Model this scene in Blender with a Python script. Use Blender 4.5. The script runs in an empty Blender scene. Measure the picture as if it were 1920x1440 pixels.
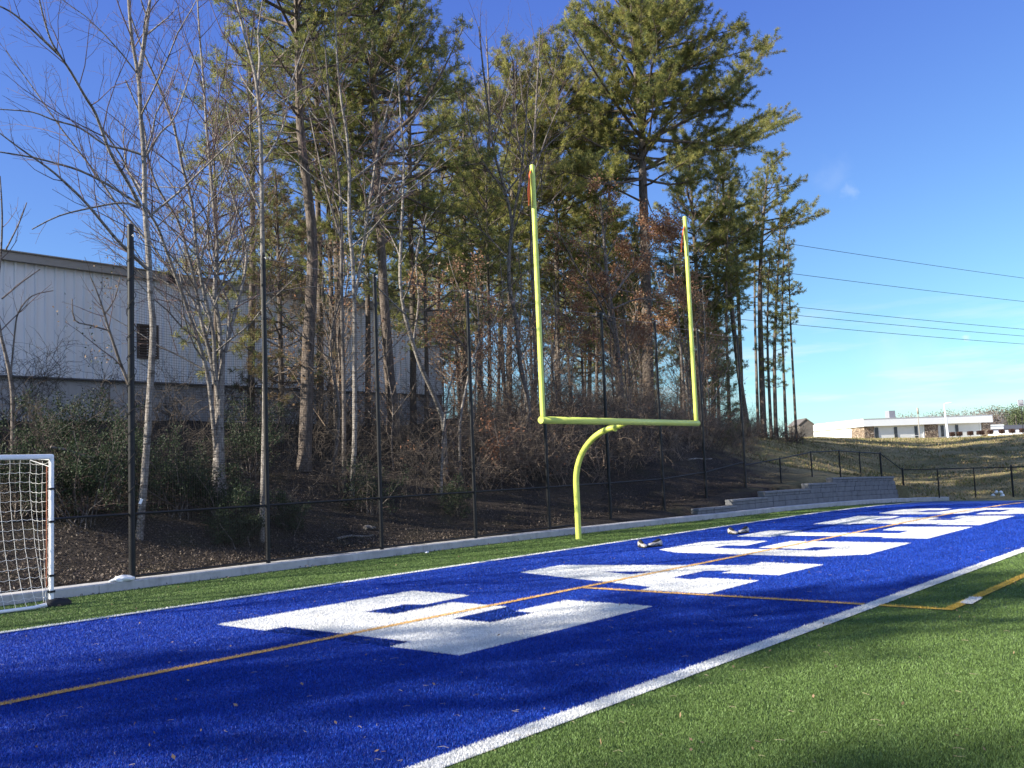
import bpy, bmesh, math, random
import numpy as np
from mathutils import Vector, Matrix

S = bpy.context.scene
COL = S.collection
PI = math.pi
R = math.radians

# ------------------------------------------------------------------ camera model (metres; X along the end line, Y away from the field)
F_PX, YAW, PITCH, ROLL = 1819.2, 0.871768, 0.0875515, -0.039785
CAM = np.array([-21.2401, -13.968, 1.9396])


def cam_axes():
    f = np.array([math.sin(YAW) * math.cos(PITCH), math.cos(YAW) * math.cos(PITCH), math.sin(PITCH)])
    r = np.array([math.cos(YAW), -math.sin(YAW), 0.0])
    u = np.cross(r, f)
    return (math.cos(ROLL) * r + math.sin(ROLL) * u, -math.sin(ROLL) * r + math.cos(ROLL) * u, f)


AX_R, AX_U, AX_F = cam_axes()
SIDE = np.array([math.cos(YAW), -math.sin(YAW), 0.0])
DEEP = np.array([math.sin(YAW), math.cos(YAW), 0.0])


def ray(px, py):
    return AX_F + (px - 960) / F_PX * AX_R + (720 - py) / F_PX * AX_U


def at_y(px, py, Y):
    d = ray(px, py)
    return CAM + d * ((Y - CAM[1]) / d[1])


def at_depth(px, py, D):
    return CAM + ray(px, py) * D


def at_wall(px, py, A, B):
    """point of the measured ray on the vertical plane through A and B"""
    n = np.array([-(B[1] - A[1]), B[0] - A[0], 0.0])
    d = ray(px, py)
    return CAM + d * (((np.array([A[0], A[1], 0]) - CAM) @ n) / (d @ n))


def flat(lat, dep):
    """ground position from sideways offset and depth as seen from the stand"""
    return CAM[:2] + SIDE[:2] * lat + DEEP[:2] * dep


# ------------------------------------------------------------------ object helpers
def link(o, parent=None):
    COL.objects.link(o)
    if parent is not None:
        o.parent = parent
    return o


def tag(o, label=None, cat=None, group=None, kind=None):
    if label: o['label'] = label
    if cat: o['category'] = cat
    if group: o['group'] = group
    if kind: o['kind'] = kind
    return o


def thing(name, label, cat, loc=(0, 0, 0), rz=0.0, group=None):
    o = bpy.data.objects.new(name, None)
    o.empty_display_size = 0.2
    o.location = tuple(float(v) for v in loc)
    o.rotation_euler = (0, 0, rz)
    link(o)
    return tag(o, label, cat, group)


def dup(root, loc, rz=0.0, scale=1.0, label=None, group=None):
    r = root.copy(); COL.objects.link(r)
    r.location = tuple(float(v) for v in loc); r.rotation_euler = (0, 0, rz); r.scale = (scale,) * 3
    if label: r['label'] = label
    if group: r['group'] = group
    for ch in list(root.children):
        c = ch.copy(); COL.objects.link(c); c.parent = r
        for g in list(ch.children):
            k = g.copy(); COL.objects.link(k); k.parent = c
    return r


class Geo:
    """collects tubes, boxes and loose polygons and links them as ONE mesh object"""

    def __init__(self, base=(0, 0, 0)):
        self.v, self.f, self.n = [], [], 0
        self.tubes = {}
        self.base = np.array(base, float)
        self.smooth_from = None

    def add(self, verts, faces, mat=0, smooth=False):
        verts = np.asarray(verts, float).reshape(-1, 3); faces = np.asarray(faces, int)
        self.v.append(verts); self.f.append((faces + self.n, mat, smooth)); self.n += len(verts)

    def tube(self, path, rad, sides=6, mat=0, cap=False):
        path = np.asarray(path, float)
        rad = np.full(len(path), float(rad)) if np.isscalar(rad) else np.asarray(rad, float)
        self.tubes.setdefault((len(path), sides, mat, cap), []).append((path, rad))

    def box(self, c, size, mat=0, rz=0.0, axes=None):
        hx, hy, hz = [s / 2 for s in size]
        v = np.array([[x, y, z] for x in (-hx, hx) for y in (-hy, hy) for z in (-hz, hz)])
        if axes is not None:
            v = v @ np.array(axes)
        elif rz:
            ca, sa = math.cos(rz), math.sin(rz)
            v = np.stack([v[:, 0] * ca - v[:, 1] * sa, v[:, 0] * sa + v[:, 1] * ca, v[:, 2]], 1)
        self.add(v + np.asarray(c, float), [[0, 1, 3, 2], [4, 6, 7, 5], [0, 4, 5, 1], [2, 3, 7, 6], [0, 2, 6, 4], [1, 5, 7, 3]], mat)

    def _flush(self):
        for (n, s, mat, cap), items in self.tubes.items():
            P = np.stack([i[0] for i in items]); Rr = np.stack([i[1] for i in items])
            T = np.empty_like(P)
            T[:, 1:-1] = P[:, 2:] - P[:, :-2]; T[:, 0] = P[:, 1] - P[:, 0]; T[:, -1] = P[:, -1] - P[:, -2]
            T /= np.linalg.norm(T, axis=2, keepdims=True) + 1e-12
            m = np.abs(T.mean(1)); ref = np.zeros_like(m); ref[np.arange(len(m)), m.argmin(1)] = 1
            ref = np.repeat(ref[:, None], n, 1)
            A = np.cross(T, ref); A /= np.linalg.norm(A, axis=2, keepdims=True) + 1e-12
            B = np.cross(T, A)
            ang = np.arange(s) * 2 * PI / s
            V = P[:, :, None] + Rr[:, :, None, None] * (np.cos(ang)[None, None, :, None] * A[:, :, None] + np.sin(ang)[None, None, :, None] * B[:, :, None])
            M = len(items)
            k = np.arange(n - 1)[:, None] * s; j = np.arange(s)[None]; j2 = (j + 1) % s
            q = np.stack([k + j, k + j2, k + s + j2, k + s + j], -1).reshape(-1, 4)
            off = (np.arange(M) * n * s)[:, None, None]
            self.v.append(V.reshape(-1, 3)); self.f.append(((q[None] + off).reshape(-1, 4) + self.n, mat, True))
            if cap:
                ring = np.arange(s)
                c0 = (ring[::-1][None] + (np.arange(M) * n * s)[:, None]); c1 = ring[None] + (n - 1) * s + (np.arange(M) * n * s)[:, None]
                self.f.append((np.concatenate([c0, c1]) + self.n, mat, False))
            self.n += V.size // 3
        self.tubes = {}

    def build(self, name, mats, parent=None):
        self._flush()
        me = bpy.data.meshes.new(name)
        V = np.concatenate(self.v) - self.base
        nl = sum(f.size for f, _, _ in self.f); npoly = sum(len(f) for f, _, _ in self.f)
        me.vertices.add(len(V)); me.loops.add(nl); me.polygons.add(npoly)
        me.vertices.foreach_set('co', V.astype(np.float32).ravel())
        me.loops.foreach_set('vertex_index', np.concatenate([f.ravel() for f, _, _ in self.f]).astype(np.int32))
        tot = np.concatenate([np.full(len(f), f.shape[1]) for f, _, _ in self.f]).astype(np.int32)
        me.polygons.foreach_set('loop_start', (np.cumsum(tot) - tot).astype(np.int32))
        me.polygons.foreach_set('material_index', np.concatenate([np.full(len(f), m) if np.isscalar(m) else np.asarray(m) for f, m, _ in self.f]).astype(np.int32))
        me.polygons.foreach_set('use_smooth', np.concatenate([np.full(len(f), bool(s)) for f, _, s in self.f]))
        me.update(calc_edges=True); me.validate()
        for m in (mats if isinstance(mats, (list, tuple)) else [mats]):
            me.materials.append(m)
        o = bpy.data.objects.new(name, me)
        if parent is None:
            o.location = tuple(float(x) for x in self.base)
        return link(o, parent)


def bevel(o, w=0.01, seg=2):
    m = o.modifiers.new('bevel', 'BEVEL'); m.width = w; m.segments = seg; m.limit_method = 'ANGLE'
    return o


# ------------------------------------------------------------------ materials
class NT:
    def __init__(self, name):
        self.m = bpy.data.materials.new(name); self.m.use_nodes = True
        self.t = self.m.node_tree; self.b = self.t.nodes['Principled BSDF']

    def n(self, kind, **kw):
        nd = self.t.nodes.new(kind)
        for k, v in kw.items():
            if k in nd.inputs: nd.inputs[k].default_value = v
            else: setattr(nd, k, v)
        return nd

    def l(self, a, b): self.t.links.new(a, b)

    def pos(self, scale=(1, 1, 1), space='pos'):
        if space == 'pos':
            out = self.n('ShaderNodeNewGeometry').outputs['Position']
        else:
            out = self.n('ShaderNodeTexCoord').outputs['Object']
        mp = self.n('ShaderNodeMapping'); mp.inputs['Scale'].default_value = scale
        self.l(out, mp.inputs['Vector'])
        return mp.outputs[0]

    def noise(self, vec, scale, detail=4, rough=0.55):
        nd = self.n('ShaderNodeTexNoise'); nd.inputs['Scale'].default_value = scale
        nd.inputs['Detail'].default_value = detail; nd.inputs['Roughness'].default_value = rough
        self.l(vec, nd.inputs['Vector'])
        return nd.outputs['Fac']

    def ramp(self, fac, stops):
        r = self.n('ShaderNodeValToRGB'); e = r.color_ramp.elements
        while len(e) < len(stops): e.new(0.5)
        for i, (p, c) in enumerate(stops):
            e[i].position = p; e[i].color = (*c, 1) if len(c) == 3 else c
        self.l(fac, r.inputs['Fac'])
        return r.outputs['Color']

    def mix(self, a, b, fac, mode='MIX'):
        m = self.n('ShaderNodeMix', data_type='RGBA', blend_type=mode)
        for sock, val in ((m.inputs['Factor'], fac), (m.inputs['A'], a), (m.inputs['B'], b)):
            if hasattr(val, 'is_output'): self.l(val, sock)
            elif isinstance(val, (int, float)): sock.default_value = val
            else: sock.default_value = (*val, 1)
        return m.outputs['Result']

    def bump(self, fac, strength=0.3, dist=0.02):
        b = self.n('ShaderNodeBump'); b.inputs['Strength'].default_value = strength; b.inputs['Distance'].default_value = dist
        self.l(fac, b.inputs['Height']); self.l(b.outputs[0], self.b.inputs['Normal'])

    def fin(self, col, rough=0.8, spec=0.3, metal=0.0):
        if hasattr(col, 'is_output'): self.l(col, self.b.inputs['Base Color'])
        else: self.b.inputs['Base Color'].default_value = (*col, 1)
        self.b.inputs['Roughness'].default_value = rough
        self.b.inputs['Specular IOR Level'].default_value = spec
        self.b.inputs['Metallic'].default_value = metal
        return self.m


def plain(name, c, rough=0.6, spec=0.4, metal=0.0, var=0.15, scale=6.0, bump=0.0, space='pos'):
    m = NT(name); v = m.pos(space=space)
    f = m.noise(v, scale, 5)
    col = m.ramp(f, [(0.25, tuple(x * (1 - var) for x in c)), (0.75, tuple(min(1, x * (1 + var)) for x in c))])
    if bump: m.bump(m.noise(v, scale * 6, 3), bump, 0.01)
    return m.fin(col, rough, spec, metal)


def turf(name, c, c2, spec=0.25):
    m = NT(name); v = m.pos()
    f1 = m.noise(v, 90, 3, 0.7); f2 = m.noise(v, 1.3, 3)
    col = m.ramp(f1, [(0.25, tuple(x * 0.45 for x in c)), (0.5, c), (0.78, c2)])
    col = m.mix(col, tuple(min(0.9, x * 1.5 + 0.01) for x in c), m.ramp(m.noise(v, 14, 4, 0.75), [(0.5, (0, 0, 0)), (0.72, (0.7, 0.7, 0.7))]))
    col = m.mix(col, tuple(x * 0.75 for x in c), m.ramp(f2, [(0.42, (0, 0, 0)), (0.75, (0.7, 0.7, 0.7))]))
    m.bump(m.noise(v, 130, 2, 0.8), 0.9, 0.03)
    return m.fin(col, 0.55, spec)


M = {}
M['green'] = turf('green_turf', (0.058, 0.098, 0.022), (0.13, 0.19, 0.06))
M['blue'] = turf('blue_turf', (0.004, 0.028, 0.25), (0.02, 0.095, 0.52))
M['white'] = turf('white_turf', (0.72, 0.72, 0.70), (0.85, 0.85, 0.84))
M['orange'] = turf('orange_turf', (0.68, 0.40, 0.13), (0.80, 0.52, 0.22))
M['yellow'] = turf('yellow_turf', (0.60, 0.39, 0.06), (0.72, 0.48, 0.09))


def fibre(name, c, k=1.0, add=0.0):
    c = tuple(min(0.88, x * k + add) for x in c)
    m = NT(name)
    v = m.pos()
    col = m.ramp(m.noise(v, 48, 5, 0.85), [(0.34, tuple(x * 0.3 for x in c)), (0.5, c), (0.66, tuple(min(0.9, x * 1.45 + 0.05) for x in c))])
    # brushed and worn drifts of the pile
    col = m.mix(col, tuple(x * 0.6 for x in c), m.ramp(m.noise(m.pos((0.5, 1.6, 1)), 1.1, 6, 0.65), [(0.42, (0, 0, 0)), (0.72, (0.75, 0.75, 0.75))]))
    return m.fin(col, 0.5, 0.16)


FIBC = dict(green=(0.112, 0.185, 0.042), blue=(0.003, 0.042, 0.38), white=(0.78, 0.78, 0.76), orange=(0.74, 0.45, 0.16), yellow=(0.66, 0.43, 0.07))
FIB = {k: [fibre(k + '_fibre', c), fibre(k + '_fibre_dull', c, 0.5 if k in ('green', 'blue') else 0.8),
           fibre(k + '_fibre_bleached', (0.017, 0.10, 0.56) if k == 'blue' else c, 1.0 if k == 'blue' else (1.4 if k == 'green' else 1.1), 0.0 if k == 'blue' else (0.035 if k == 'green' else 0.03))] for k, c in FIBC.items()}


def concrete(name, c, bump=0.35):
    m = NT(name); v = m.pos()
    f = m.noise(v, 3.0, 8, 0.65); g = m.noise(m.pos((6, 6, 1.2)), 1.0, 5)
    col = m.ramp(f, [(0.2, tuple(x * 0.62 for x in c)), (0.5, c), (0.8, tuple(x * 1.18 for x in c))])
    col = m.mix(col, tuple(x * 0.55 for x in c), m.ramp(g, [(0.56, (0, 0, 0)), (0.72, (0.6, 0.6, 0.6))]))
    m.bump(m.noise(v, 30, 6), bump, 0.01)
    return m.fin(col, 0.9, 0.2)


M['kerb'] = concrete('kerb_concrete', (0.42, 0.41, 0.395))
M['block'] = concrete('split_face_block', (0.17, 0.17, 0.172), 0.8)
M['found'] = concrete('foundation_concrete', (0.40, 0.39, 0.38))
M['black'] = plain('black_powder_coat', (0.010, 0.010, 0.011), 0.45, 0.3, var=0.3)
M['netblack'] = plain('black_twine', (0.012, 0.012, 0.013), 0.7, 0.2)
M['dullclip'] = plain('dull_cable_clip', (0.28, 0.28, 0.28), 0.5)
M['clip'] = plain('white_clip', (0.75, 0.75, 0.74), 0.4)
M['goalyellow'] = plain('yellow_powder_coat', (0.58, 0.64, 0.12), 0.35, 0.5, var=0.06, scale=2)
M['ribbon'] = plain('orange_ribbon', (0.72, 0.13, 0.05), 0.7, 0.2)
M['whitepaint'] = plain('white_paint', (0.78, 0.78, 0.77), 0.4, 0.5, var=0.06)
M['rope'] = plain('white_rope', (0.78, 0.77, 0.72), 0.8, 0.2)
M['rubber'] = plain('black_rubber', (0.018, 0.018, 0.019), 0.7, 0.3)
M['metalsiding'] = plain('white_metal_siding', (0.74, 0.74, 0.735), 0.5, 0.4, var=0.05, scale=0.6)
M['trim'] = plain('tan_metal_trim', (0.30, 0.27, 0.235), 0.5, 0.4, var=0.06)
M['louver'] = plain('brown_louver', (0.075, 0.055, 0.042), 0.6)
M['roofmetal'] = plain('roof_metal', (0.45, 0.45, 0.44), 0.5)


def bark(name, c1, c2, c3, sc=(9, 9, 2.2), marks=None):
    m = NT(name); v = m.pos(sc)
    f = m.noise(v, 1.6, 7, 0.7)
    col = m.ramp(f, [(0.28, c1), (0.5, c2), (0.72, c3)])
    if marks:
        g = m.noise(m.pos((2.5, 2.5, 9)), 1.7, 4, 0.6)
        col = m.mix(col, marks, m.ramp(g, [(0.55, (0, 0, 0)), (0.62, (0.85, 0.85, 0.85))]))
        h = m.noise(m.pos((1.2, 1.2, 0.8)), 1.3, 3)
        col = m.mix(col, tuple(x * 0.5 for x in c2), m.ramp(h, [(0.5, (0, 0, 0)), (0.7, (0.8, 0.8, 0.8))]))
    m.bump(f, 0.9, 0.04)
    return m.fin(col, 0.95, 0.1)


M['pinebark'] = bark('pine_bark', (0.032, 0.026, 0.022), (0.12, 0.097, 0.08), (0.25, 0.21, 0.175), sc=(13, 13, 3.5))
M['palebark'] = bark('pale_bark', (0.085, 0.075, 0.066), (0.235, 0.21, 0.185), (0.40, 0.37, 0.33), sc=(11, 11, 6), marks=(0.06, 0.052, 0.045))
M['greybark'] = bark('grey_bark', (0.06, 0.05, 0.043), (0.17, 0.145, 0.125), (0.30, 0.27, 0.24), marks=(0.05, 0.042, 0.036))
M['twig'] = plain('grey_twig', (0.15, 0.105, 0.095), 0.9, 0.1, var=0.35, scale=1.5)
M['brushtwig_sunlit'] = plain('sunlit_tan_twig', (0.27, 0.205, 0.15), 0.9, 0.1, var=0.4, scale=1.2)  # lighter copy of the dry twig: sunlight on the brush put into its colour
M['brushtwig'] = plain('dry_twig', (0.098, 0.081, 0.065), 0.9, 0.1, var=0.6, scale=1.2)


def leafm(name, c, trans=0.3, var=0.3, rough=0.6):
    m = NT(name); v = m.pos()
    f = m.noise(v, 0.9, 3); g = m.noise(v, 14, 2)
    col = m.ramp(f, [(0.3, tuple(x * (1 - var) for x in c)), (0.7, tuple(x * (1 + var) for x in c))])
    col = m.mix(col, tuple(x * 0.6 for x in c), m.ramp(g, [(0.5, (0, 0, 0)), (0.75, (0.7, 0.7, 0.7))]))
    m.fin(col, rough, 0.25)
    tr = m.n('ShaderNodeBsdfTranslucent'); m.l(col, tr.inputs['Color'])
    mx = m.n('ShaderNodeMixShader'); mx.inputs[0].default_value = trans
    m.l(m.b.outputs[0], mx.inputs[1]); m.l(tr.outputs[0], mx.inputs[2])
    m.l(mx.outputs[0], m.t.nodes['Material Output'].inputs['Surface'])
    return m.m


M['needle1'] = leafm('pine_needle_mid', (0.21, 0.222, 0.066), 0.52)
M['needle2'] = leafm('pine_needle_light', (0.33, 0.31, 0.095), 0.52)
M['needle3'] = leafm('pine_needle_deep', (0.125, 0.15, 0.053), 0.52)
M['needle4'] = leafm('pine_needle_dry', (0.16, 0.11, 0.05))
M['cedar'] = leafm('cedar_spray', (0.12, 0.10, 0.042), 0.4)
M['oakleaf'] = leafm('dry_oak_leaf', (0.30, 0.15, 0.085), 0.4)
M['oakleaf2'] = leafm('dry_pale_leaf', (0.36, 0.24, 0.14), 0.4)
M['privet'] = leafm('evergreen_leaf', (0.036, 0.054, 0.024), 0.25)
M['litter'] = leafm('fallen_leaf', (0.115, 0.09, 0.07), 0.1, 0.6)

# ------------------------------------------------------------------ ground shape
def crown(x):
    x = np.asarray(x, float)
    d = np.clip(x - 8.5, 0, 18)
    return -0.001 * d * d - np.clip(x - 26.5, 0, 8) * 0.036


KX = [-90, -4, 0, 4.5, 9.7, 15, 20, 24.5, 27, 28.6, 29.4]
KY = [3.25, 3.25, 3.05, 2.62, 2.0, 1.75, 1.5, 1.1, 0.45, -0.7, -3.0]


def kerb_y(x): return np.interp(x, KX, KY)


def wall_h(x): return np.interp(x, [7.3, 8.3, 10.2, 12.6, 16.2, 18.4, 24.4, 25.8], [0, 0.13, 0.33, 0.53, 0.76, 1.0, 1.0, 0.0])


def sstep(a, b, x):
    t = np.clip((x - a) / (b - a), 0, 1)
    return t * t * (3 - 2 * t)


def bumps(x, y):
    return (np.sin(x * 0.9 + 1.3 * np.sin(y * 0.7)) * np.cos(y * 1.1 + 0.6) * 0.5 + np.sin(x * 2.3 + y * 1.7) * 0.25
            + np.sin(x * 0.31 - y * 0.23) * 0.8)


def terrain(x, y):
    x = np.asarray(x, float); y = np.asarray(y, float)
    ky = kerb_y(np.minimum(x, 29.3))
    off = np.where((x > 7.4) & (x < 25.0), 0.88, 0.35)
    D = np.hypot(np.clip(x - 29.2, 0, None), np.clip(y - ky - off, 0, None))
    D = np.where(x < 25.6, np.clip(y - ky - off, 0, None), D)
    steep = np.interp(D, [0, 1.35, 3.3, 5.3, 7.3, 10, 12.5, 40, 200, 3000], [0, 0.33, 1.05, 1.95, 2.75, 3.55, 3.8, 4.0, 4.3, 8])
    gentle = np.interp(D, [0, 3, 10, 25, 40, 60, 140, 400, 3000], [0, 0.16, 0.75, 2.1, 3.35, 3.75, 4.5, 6.5, 9])
    w = np.maximum(1 - sstep(12, 30, x), sstep(3, 15, y - np.clip(x - 30, 0, None) * 0.22))
    rise = w * steep + (1 - w) * gentle
    edge = crown(np.minimum(x, 29)) + np.where(x < 27, 0.165, 0.0) + wall_h(x)
    z = edge + rise + bumps(x, y) * 0.07 * np.clip(D / 3, 0, 1)
    inside = (D <= 0)
    return np.where(inside, crown(np.minimum(x, 29)) - 0.08, z)


def tz(x, y): return float(terrain(x, y))


def axis(segs):
    out = []
    for a, b, n in segs: out += list(np.linspace(a, b, n, endpoint=False))
    return np.array(out + [segs[-1][1]])


gx = axis([(-1500, -300, 6), (-300, -60, 12), (-60, -25, 35), (-25, 40, 130), (40, 110, 70), (110, 260, 50), (260, 700, 20), (700, 2500, 8)])
gy = axis([(-1500, -200, 6), (-200, -30, 14), (-30, -4, 26), (-4, 24, 84), (24, 60, 36), (60, 160, 30), (160, 600, 20), (600, 2500, 8)])
GX, GY = np.meshgrid(gx, gy, indexing='ij')
GZ = terrain(GX, GY)
nx, ny = len(gx), len(gy)
idx = np.arange(nx * ny).reshape(nx, ny)
quads = np.stack([idx[:-1, :-1], idx[1:, :-1], idx[1:, 1:], idx[:-1, 1:]], -1).reshape(-1, 4)


def ground_material():
    m = NT('bank_and_hill_ground'); v = m.pos()
    f = m.noise(v, 22, 6, 0.7); g = m.noise(v, 1.1, 5, 0.6); h = m.noise(v, 0.22, 4)
    litter = m.ramp(f, [(0.28, (0.016, 0.013, 0.011)), (0.5, (0.047, 0.038, 0.031)), (0.66, (0.092, 0.075, 0.06)), (0.8, (0.19, 0.16, 0.13))])
    litter = m.mix(litter, (0.055, 0.052, 0.026), m.ramp(g, [(0.52, (0, 0, 0)), (0.7, (0.6, 0.6, 0.6))]))
    fg = m.noise(m.pos((7, 7, 7)), 3.0, 6, 0.7)
    grass = m.ramp(fg, [(0.25, (0.12, 0.10, 0.042)), (0.5, (0.31, 0.245, 0.115)), (0.75, (0.48, 0.385, 0.21))])
    grass = m.mix(grass, (0.10, 0.105, 0.035), m.ramp(h, [(0.45, (0, 0, 0)), (0.62, (0.6, 0.6, 0.6))]))
    grass = m.mix(grass, (0.27, 0.19, 0.115), m.ramp(g, [(0.56, (0, 0, 0)), (0.72, (0.55, 0.55, 0.55))]))
    sep = m.n('ShaderNodeSeparateXYZ'); gp = m.n('ShaderNodeNewGeometry'); m.l(gp.outputs['Position'], sep.inputs[0])
    # woods floor gives way to the open grass slope along a line running away from the field
    ma = m.n('ShaderNodeMath', operation='MULTIPLY_ADD'); m.l(sep.outputs['Y'], ma.inputs[0]); ma.inputs[1].default_value = -0.95
    m.l(sep.outputs['X'], ma.inputs[2])
    ad = m.n('ShaderNodeMath', operation='MULTIPLY_ADD'); m.l(g, ad.inputs[0]); ad.inputs[1].default_value = 8.0; m.l(ma.outputs[0], ad.inputs[2])
    mr = m.n('ShaderNodeMapRange'); m.l(ad.outputs[0], mr.inputs['Value']); mr.inputs['From Min'].default_value = 15; mr.inputs['From Max'].default_value = 21
    col = m.mix(litter, grass, mr.outputs[0])
    m.bump(f, 1.0, 0.06)
    return m.fin(col, 0.95, 0.1)


g = Geo(); g.add(np.stack([GX, GY, GZ], -1).reshape(-1, 3), quads, 0, True)
tag(g.build('ground', ground_material()), 'leaf strewn bank and dry grass hill around the field', kind='structure')

# ------------------------------------------------------------------ painted turf
E_SH = [(0, -2.25), (0, -3.33), (0.33, -3.33), (0.33, -5.68), (0, -5.68), (0, -6.75), (3.86, -6.72), (3.86, -5.25), (2.70, -5.25), (2.70, -5.6),
        (1.80, -5.6), (1.80, -4.92), (2.98, -4.86), (2.98, -3.8), (1.74, -3.86), (1.70, -3.27), (2.52, -3.27), (2.62, -3.58), (3.68, -3.5), (3.70, -2.18)]
E1 = [(x - 13.69, y) for x, y in E_SH]
E2 = [(x + 6.0, y) for x, y in E_SH]
A_ = [(-7.15, -2.15), (-5.84, -2.08), (-4.72, -5.57), (-4.16, -5.57), (-4.2, -6.78), (-5.95, -6.74), (-5.96, -5.70), (-5.58, -5.71), (-5.74, -5.25),
      (-6.9, -5.24), (-7.0, -5.71), (-6.72, -5.71), (-6.74, -6.76), (-8.41, -6.78), (-8.43, -5.64), (-8.07, -5.6)]
A_HOLE = [(-6.5, -3.5), (-6.17, -4.42), (-6.74, -4.36)]
G_ = [(-2.87, -2.95), (-2.35, -2.2), (-0.28, -2.15), (0.3, -2.75), (0.3, -3.56), (-0.97, -3.62), (-0.97, -3.15), (-1.62, -3.15), (-1.72, -3.32),
      (-1.72, -5.5), (-1.5, -5.71), (-0.92, -5.71), (-0.92, -5.2), (-1.42, -5.2), (-1.36, -4.13), (0.4, -4.1), (0.46, -6.8), (-2.2, -6.85), (-2.87, -6.15)]
L_ = [(1.45, -2.15), (3.4, -2.12), (3.4, -3.08), (2.95, -3.1), (2.95, -5.7), (3.85, -5.7), (3.92, -4.97), (5.15, -4.92), (5.32, -6.76), (1.62, -6.8),
      (1.62, -5.75), (1.95, -5.75), (1.95, -3.1), (1.45, -3.1)]
S_ = [(10.75, -2.95), (11.3, -2.25), (14.0, -2.2), (14.5, -2.8), (14.5, -3.65), (13.3, -3.68), (13.25, -3.2), (11.95, -3.2), (11.95, -3.95), (14.1, -4.05), (14.65, -4.7),
      (14.65, -6.2), (14.1, -6.8), (11.2, -6.85), (10.7, -6.3), (10.7, -5.4), (11.85, -5.4), (11.9, -5.8), (13.4, -5.8), (13.4, -5.0), (11.3, -4.95), (10.75, -4.4)]


def band(x0, y0, x1, y1, w):
    d = np.array([x1 - x0, y1 - y0]); d = d / np.hypot(*d); p = np.array([-d[1], d[0]]) * w / 2
    a, b = np.array([x0, y0]), np.array([x1, y1])
    return [tuple(a - p), tuple(b - p), tuple(b + p), tuple(a + p)]


def inside(poly, x, y):
    P = np.array(poly); r = np.zeros(x.shape, bool)
    x0, y0 = P[-1]
    for x1, y1 in P:
        c = (y1 > y) != (y0 > y)
        r ^= c & (x < (x0 - x1) * (y - y1) / (y0 - y1 + 1e-12) + x1)
        x0, y0 = x1, y1
    return r


EX = 24.38
kpts = [(x, float(kerb_y(x)) + 0.1) for x in list(np.arange(-70, 27, 1.0)) + [27, 28, 28.6, 29.2]]
SHEETS = [  # name, label, polygons, holes, key, lift
    ('turf_field', 'green artificial turf of the playing field', [[(-70, -70), (29.2, -70)] + kpts[::-1]], [], 'green', 0.0),
    ('end_zone', 'blue turf end zone', [[(-24.38, -9.144), (EX, -9.144), (EX, 0), (-24.38, 0)]], [], 'blue', 0.004),
    ('painted_letter', 'white painted letter E nearest the soccer goal', [E1], [], 'white', 0.008),
    ('painted_letter', 'white painted letter A', [A_], [A_HOLE], 'white', 0.008),
    ('painted_letter', 'white painted letter G', [G_], [], 'white', 0.008),
    ('painted_letter', 'white painted letter L', [L_], [], 'white', 0.008),
    ('painted_letter', 'white painted letter E farther along, between L and S', [E2], [], 'white', 0.008),
    ('painted_letter', 'white painted letter S', [S_], [], 'white', 0.008),
    ('boundary_line', 'white line along the back of the end zone', [band(-24.48, -0.0, EX + .1, 0.0, 0.13)], [], 'white', 0.012),
    ('boundary_line', 'white side line at the far end of the end zone', [band(EX, -30, EX, -0.066, 0.13)], [], 'white', 0.012),
    ('goal_line', 'white line between blue end zone and green field', [band(-24.38, -9.24, EX - .066, -9.24, 0.19)], [], 'white', 0.012),
    ('goal_area_line', 'orange line through the blue end zone', [band(-24.3, -4.6, EX - 0.1, -4.6, 0.10)], [], 'orange', 0.016),
    ('goal_area_line', 'orange line running towards the goal line', [band(-8.58, -9.14, -8.58, -4.655, 0.10)], [], 'orange', 0.016),
    ('goal_area_line', 'yellow corner line on the green turf', [band(-8.63, -10.18, 24, -10.18, 0.12), band(-8.58, -10.12, -8.58, -9.335, 0.10)], [], 'yellow', 0.016),
    ('hash_mark', 'short white mark beside the yellow line', [[(-8.06, -10.31), (-7.44, -10.28), (-7.42, -10.12), (-8.05, -10.16)]], [], 'white', 0.020),
]


def crown_pw(x):  # crown sampled at whole metres so that every sheet bends at the same places
    xs = np.arange(-70, 40); return np.interp(x, xs, crown(xs))


rng = np.random.default_rng(7)
NB = 3700000
ang = YAW + np.where(rng.random(NB) < 0.8, rng.uniform(-0.53, 0.53, NB), rng.uniform(-0.95, 0.95, NB))
u = rng.random(NB)
rad = 4.6 + (42 - 4.6) * u ** 1.9
bx = CAM[0] + np.sin(ang) * rad; by = CAM[1] + np.cos(ang) * rad
keep = (by < kerb_y(bx) - 0.02)
bx, by, rad = bx[keep], by[keep], rad[keep]
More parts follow.
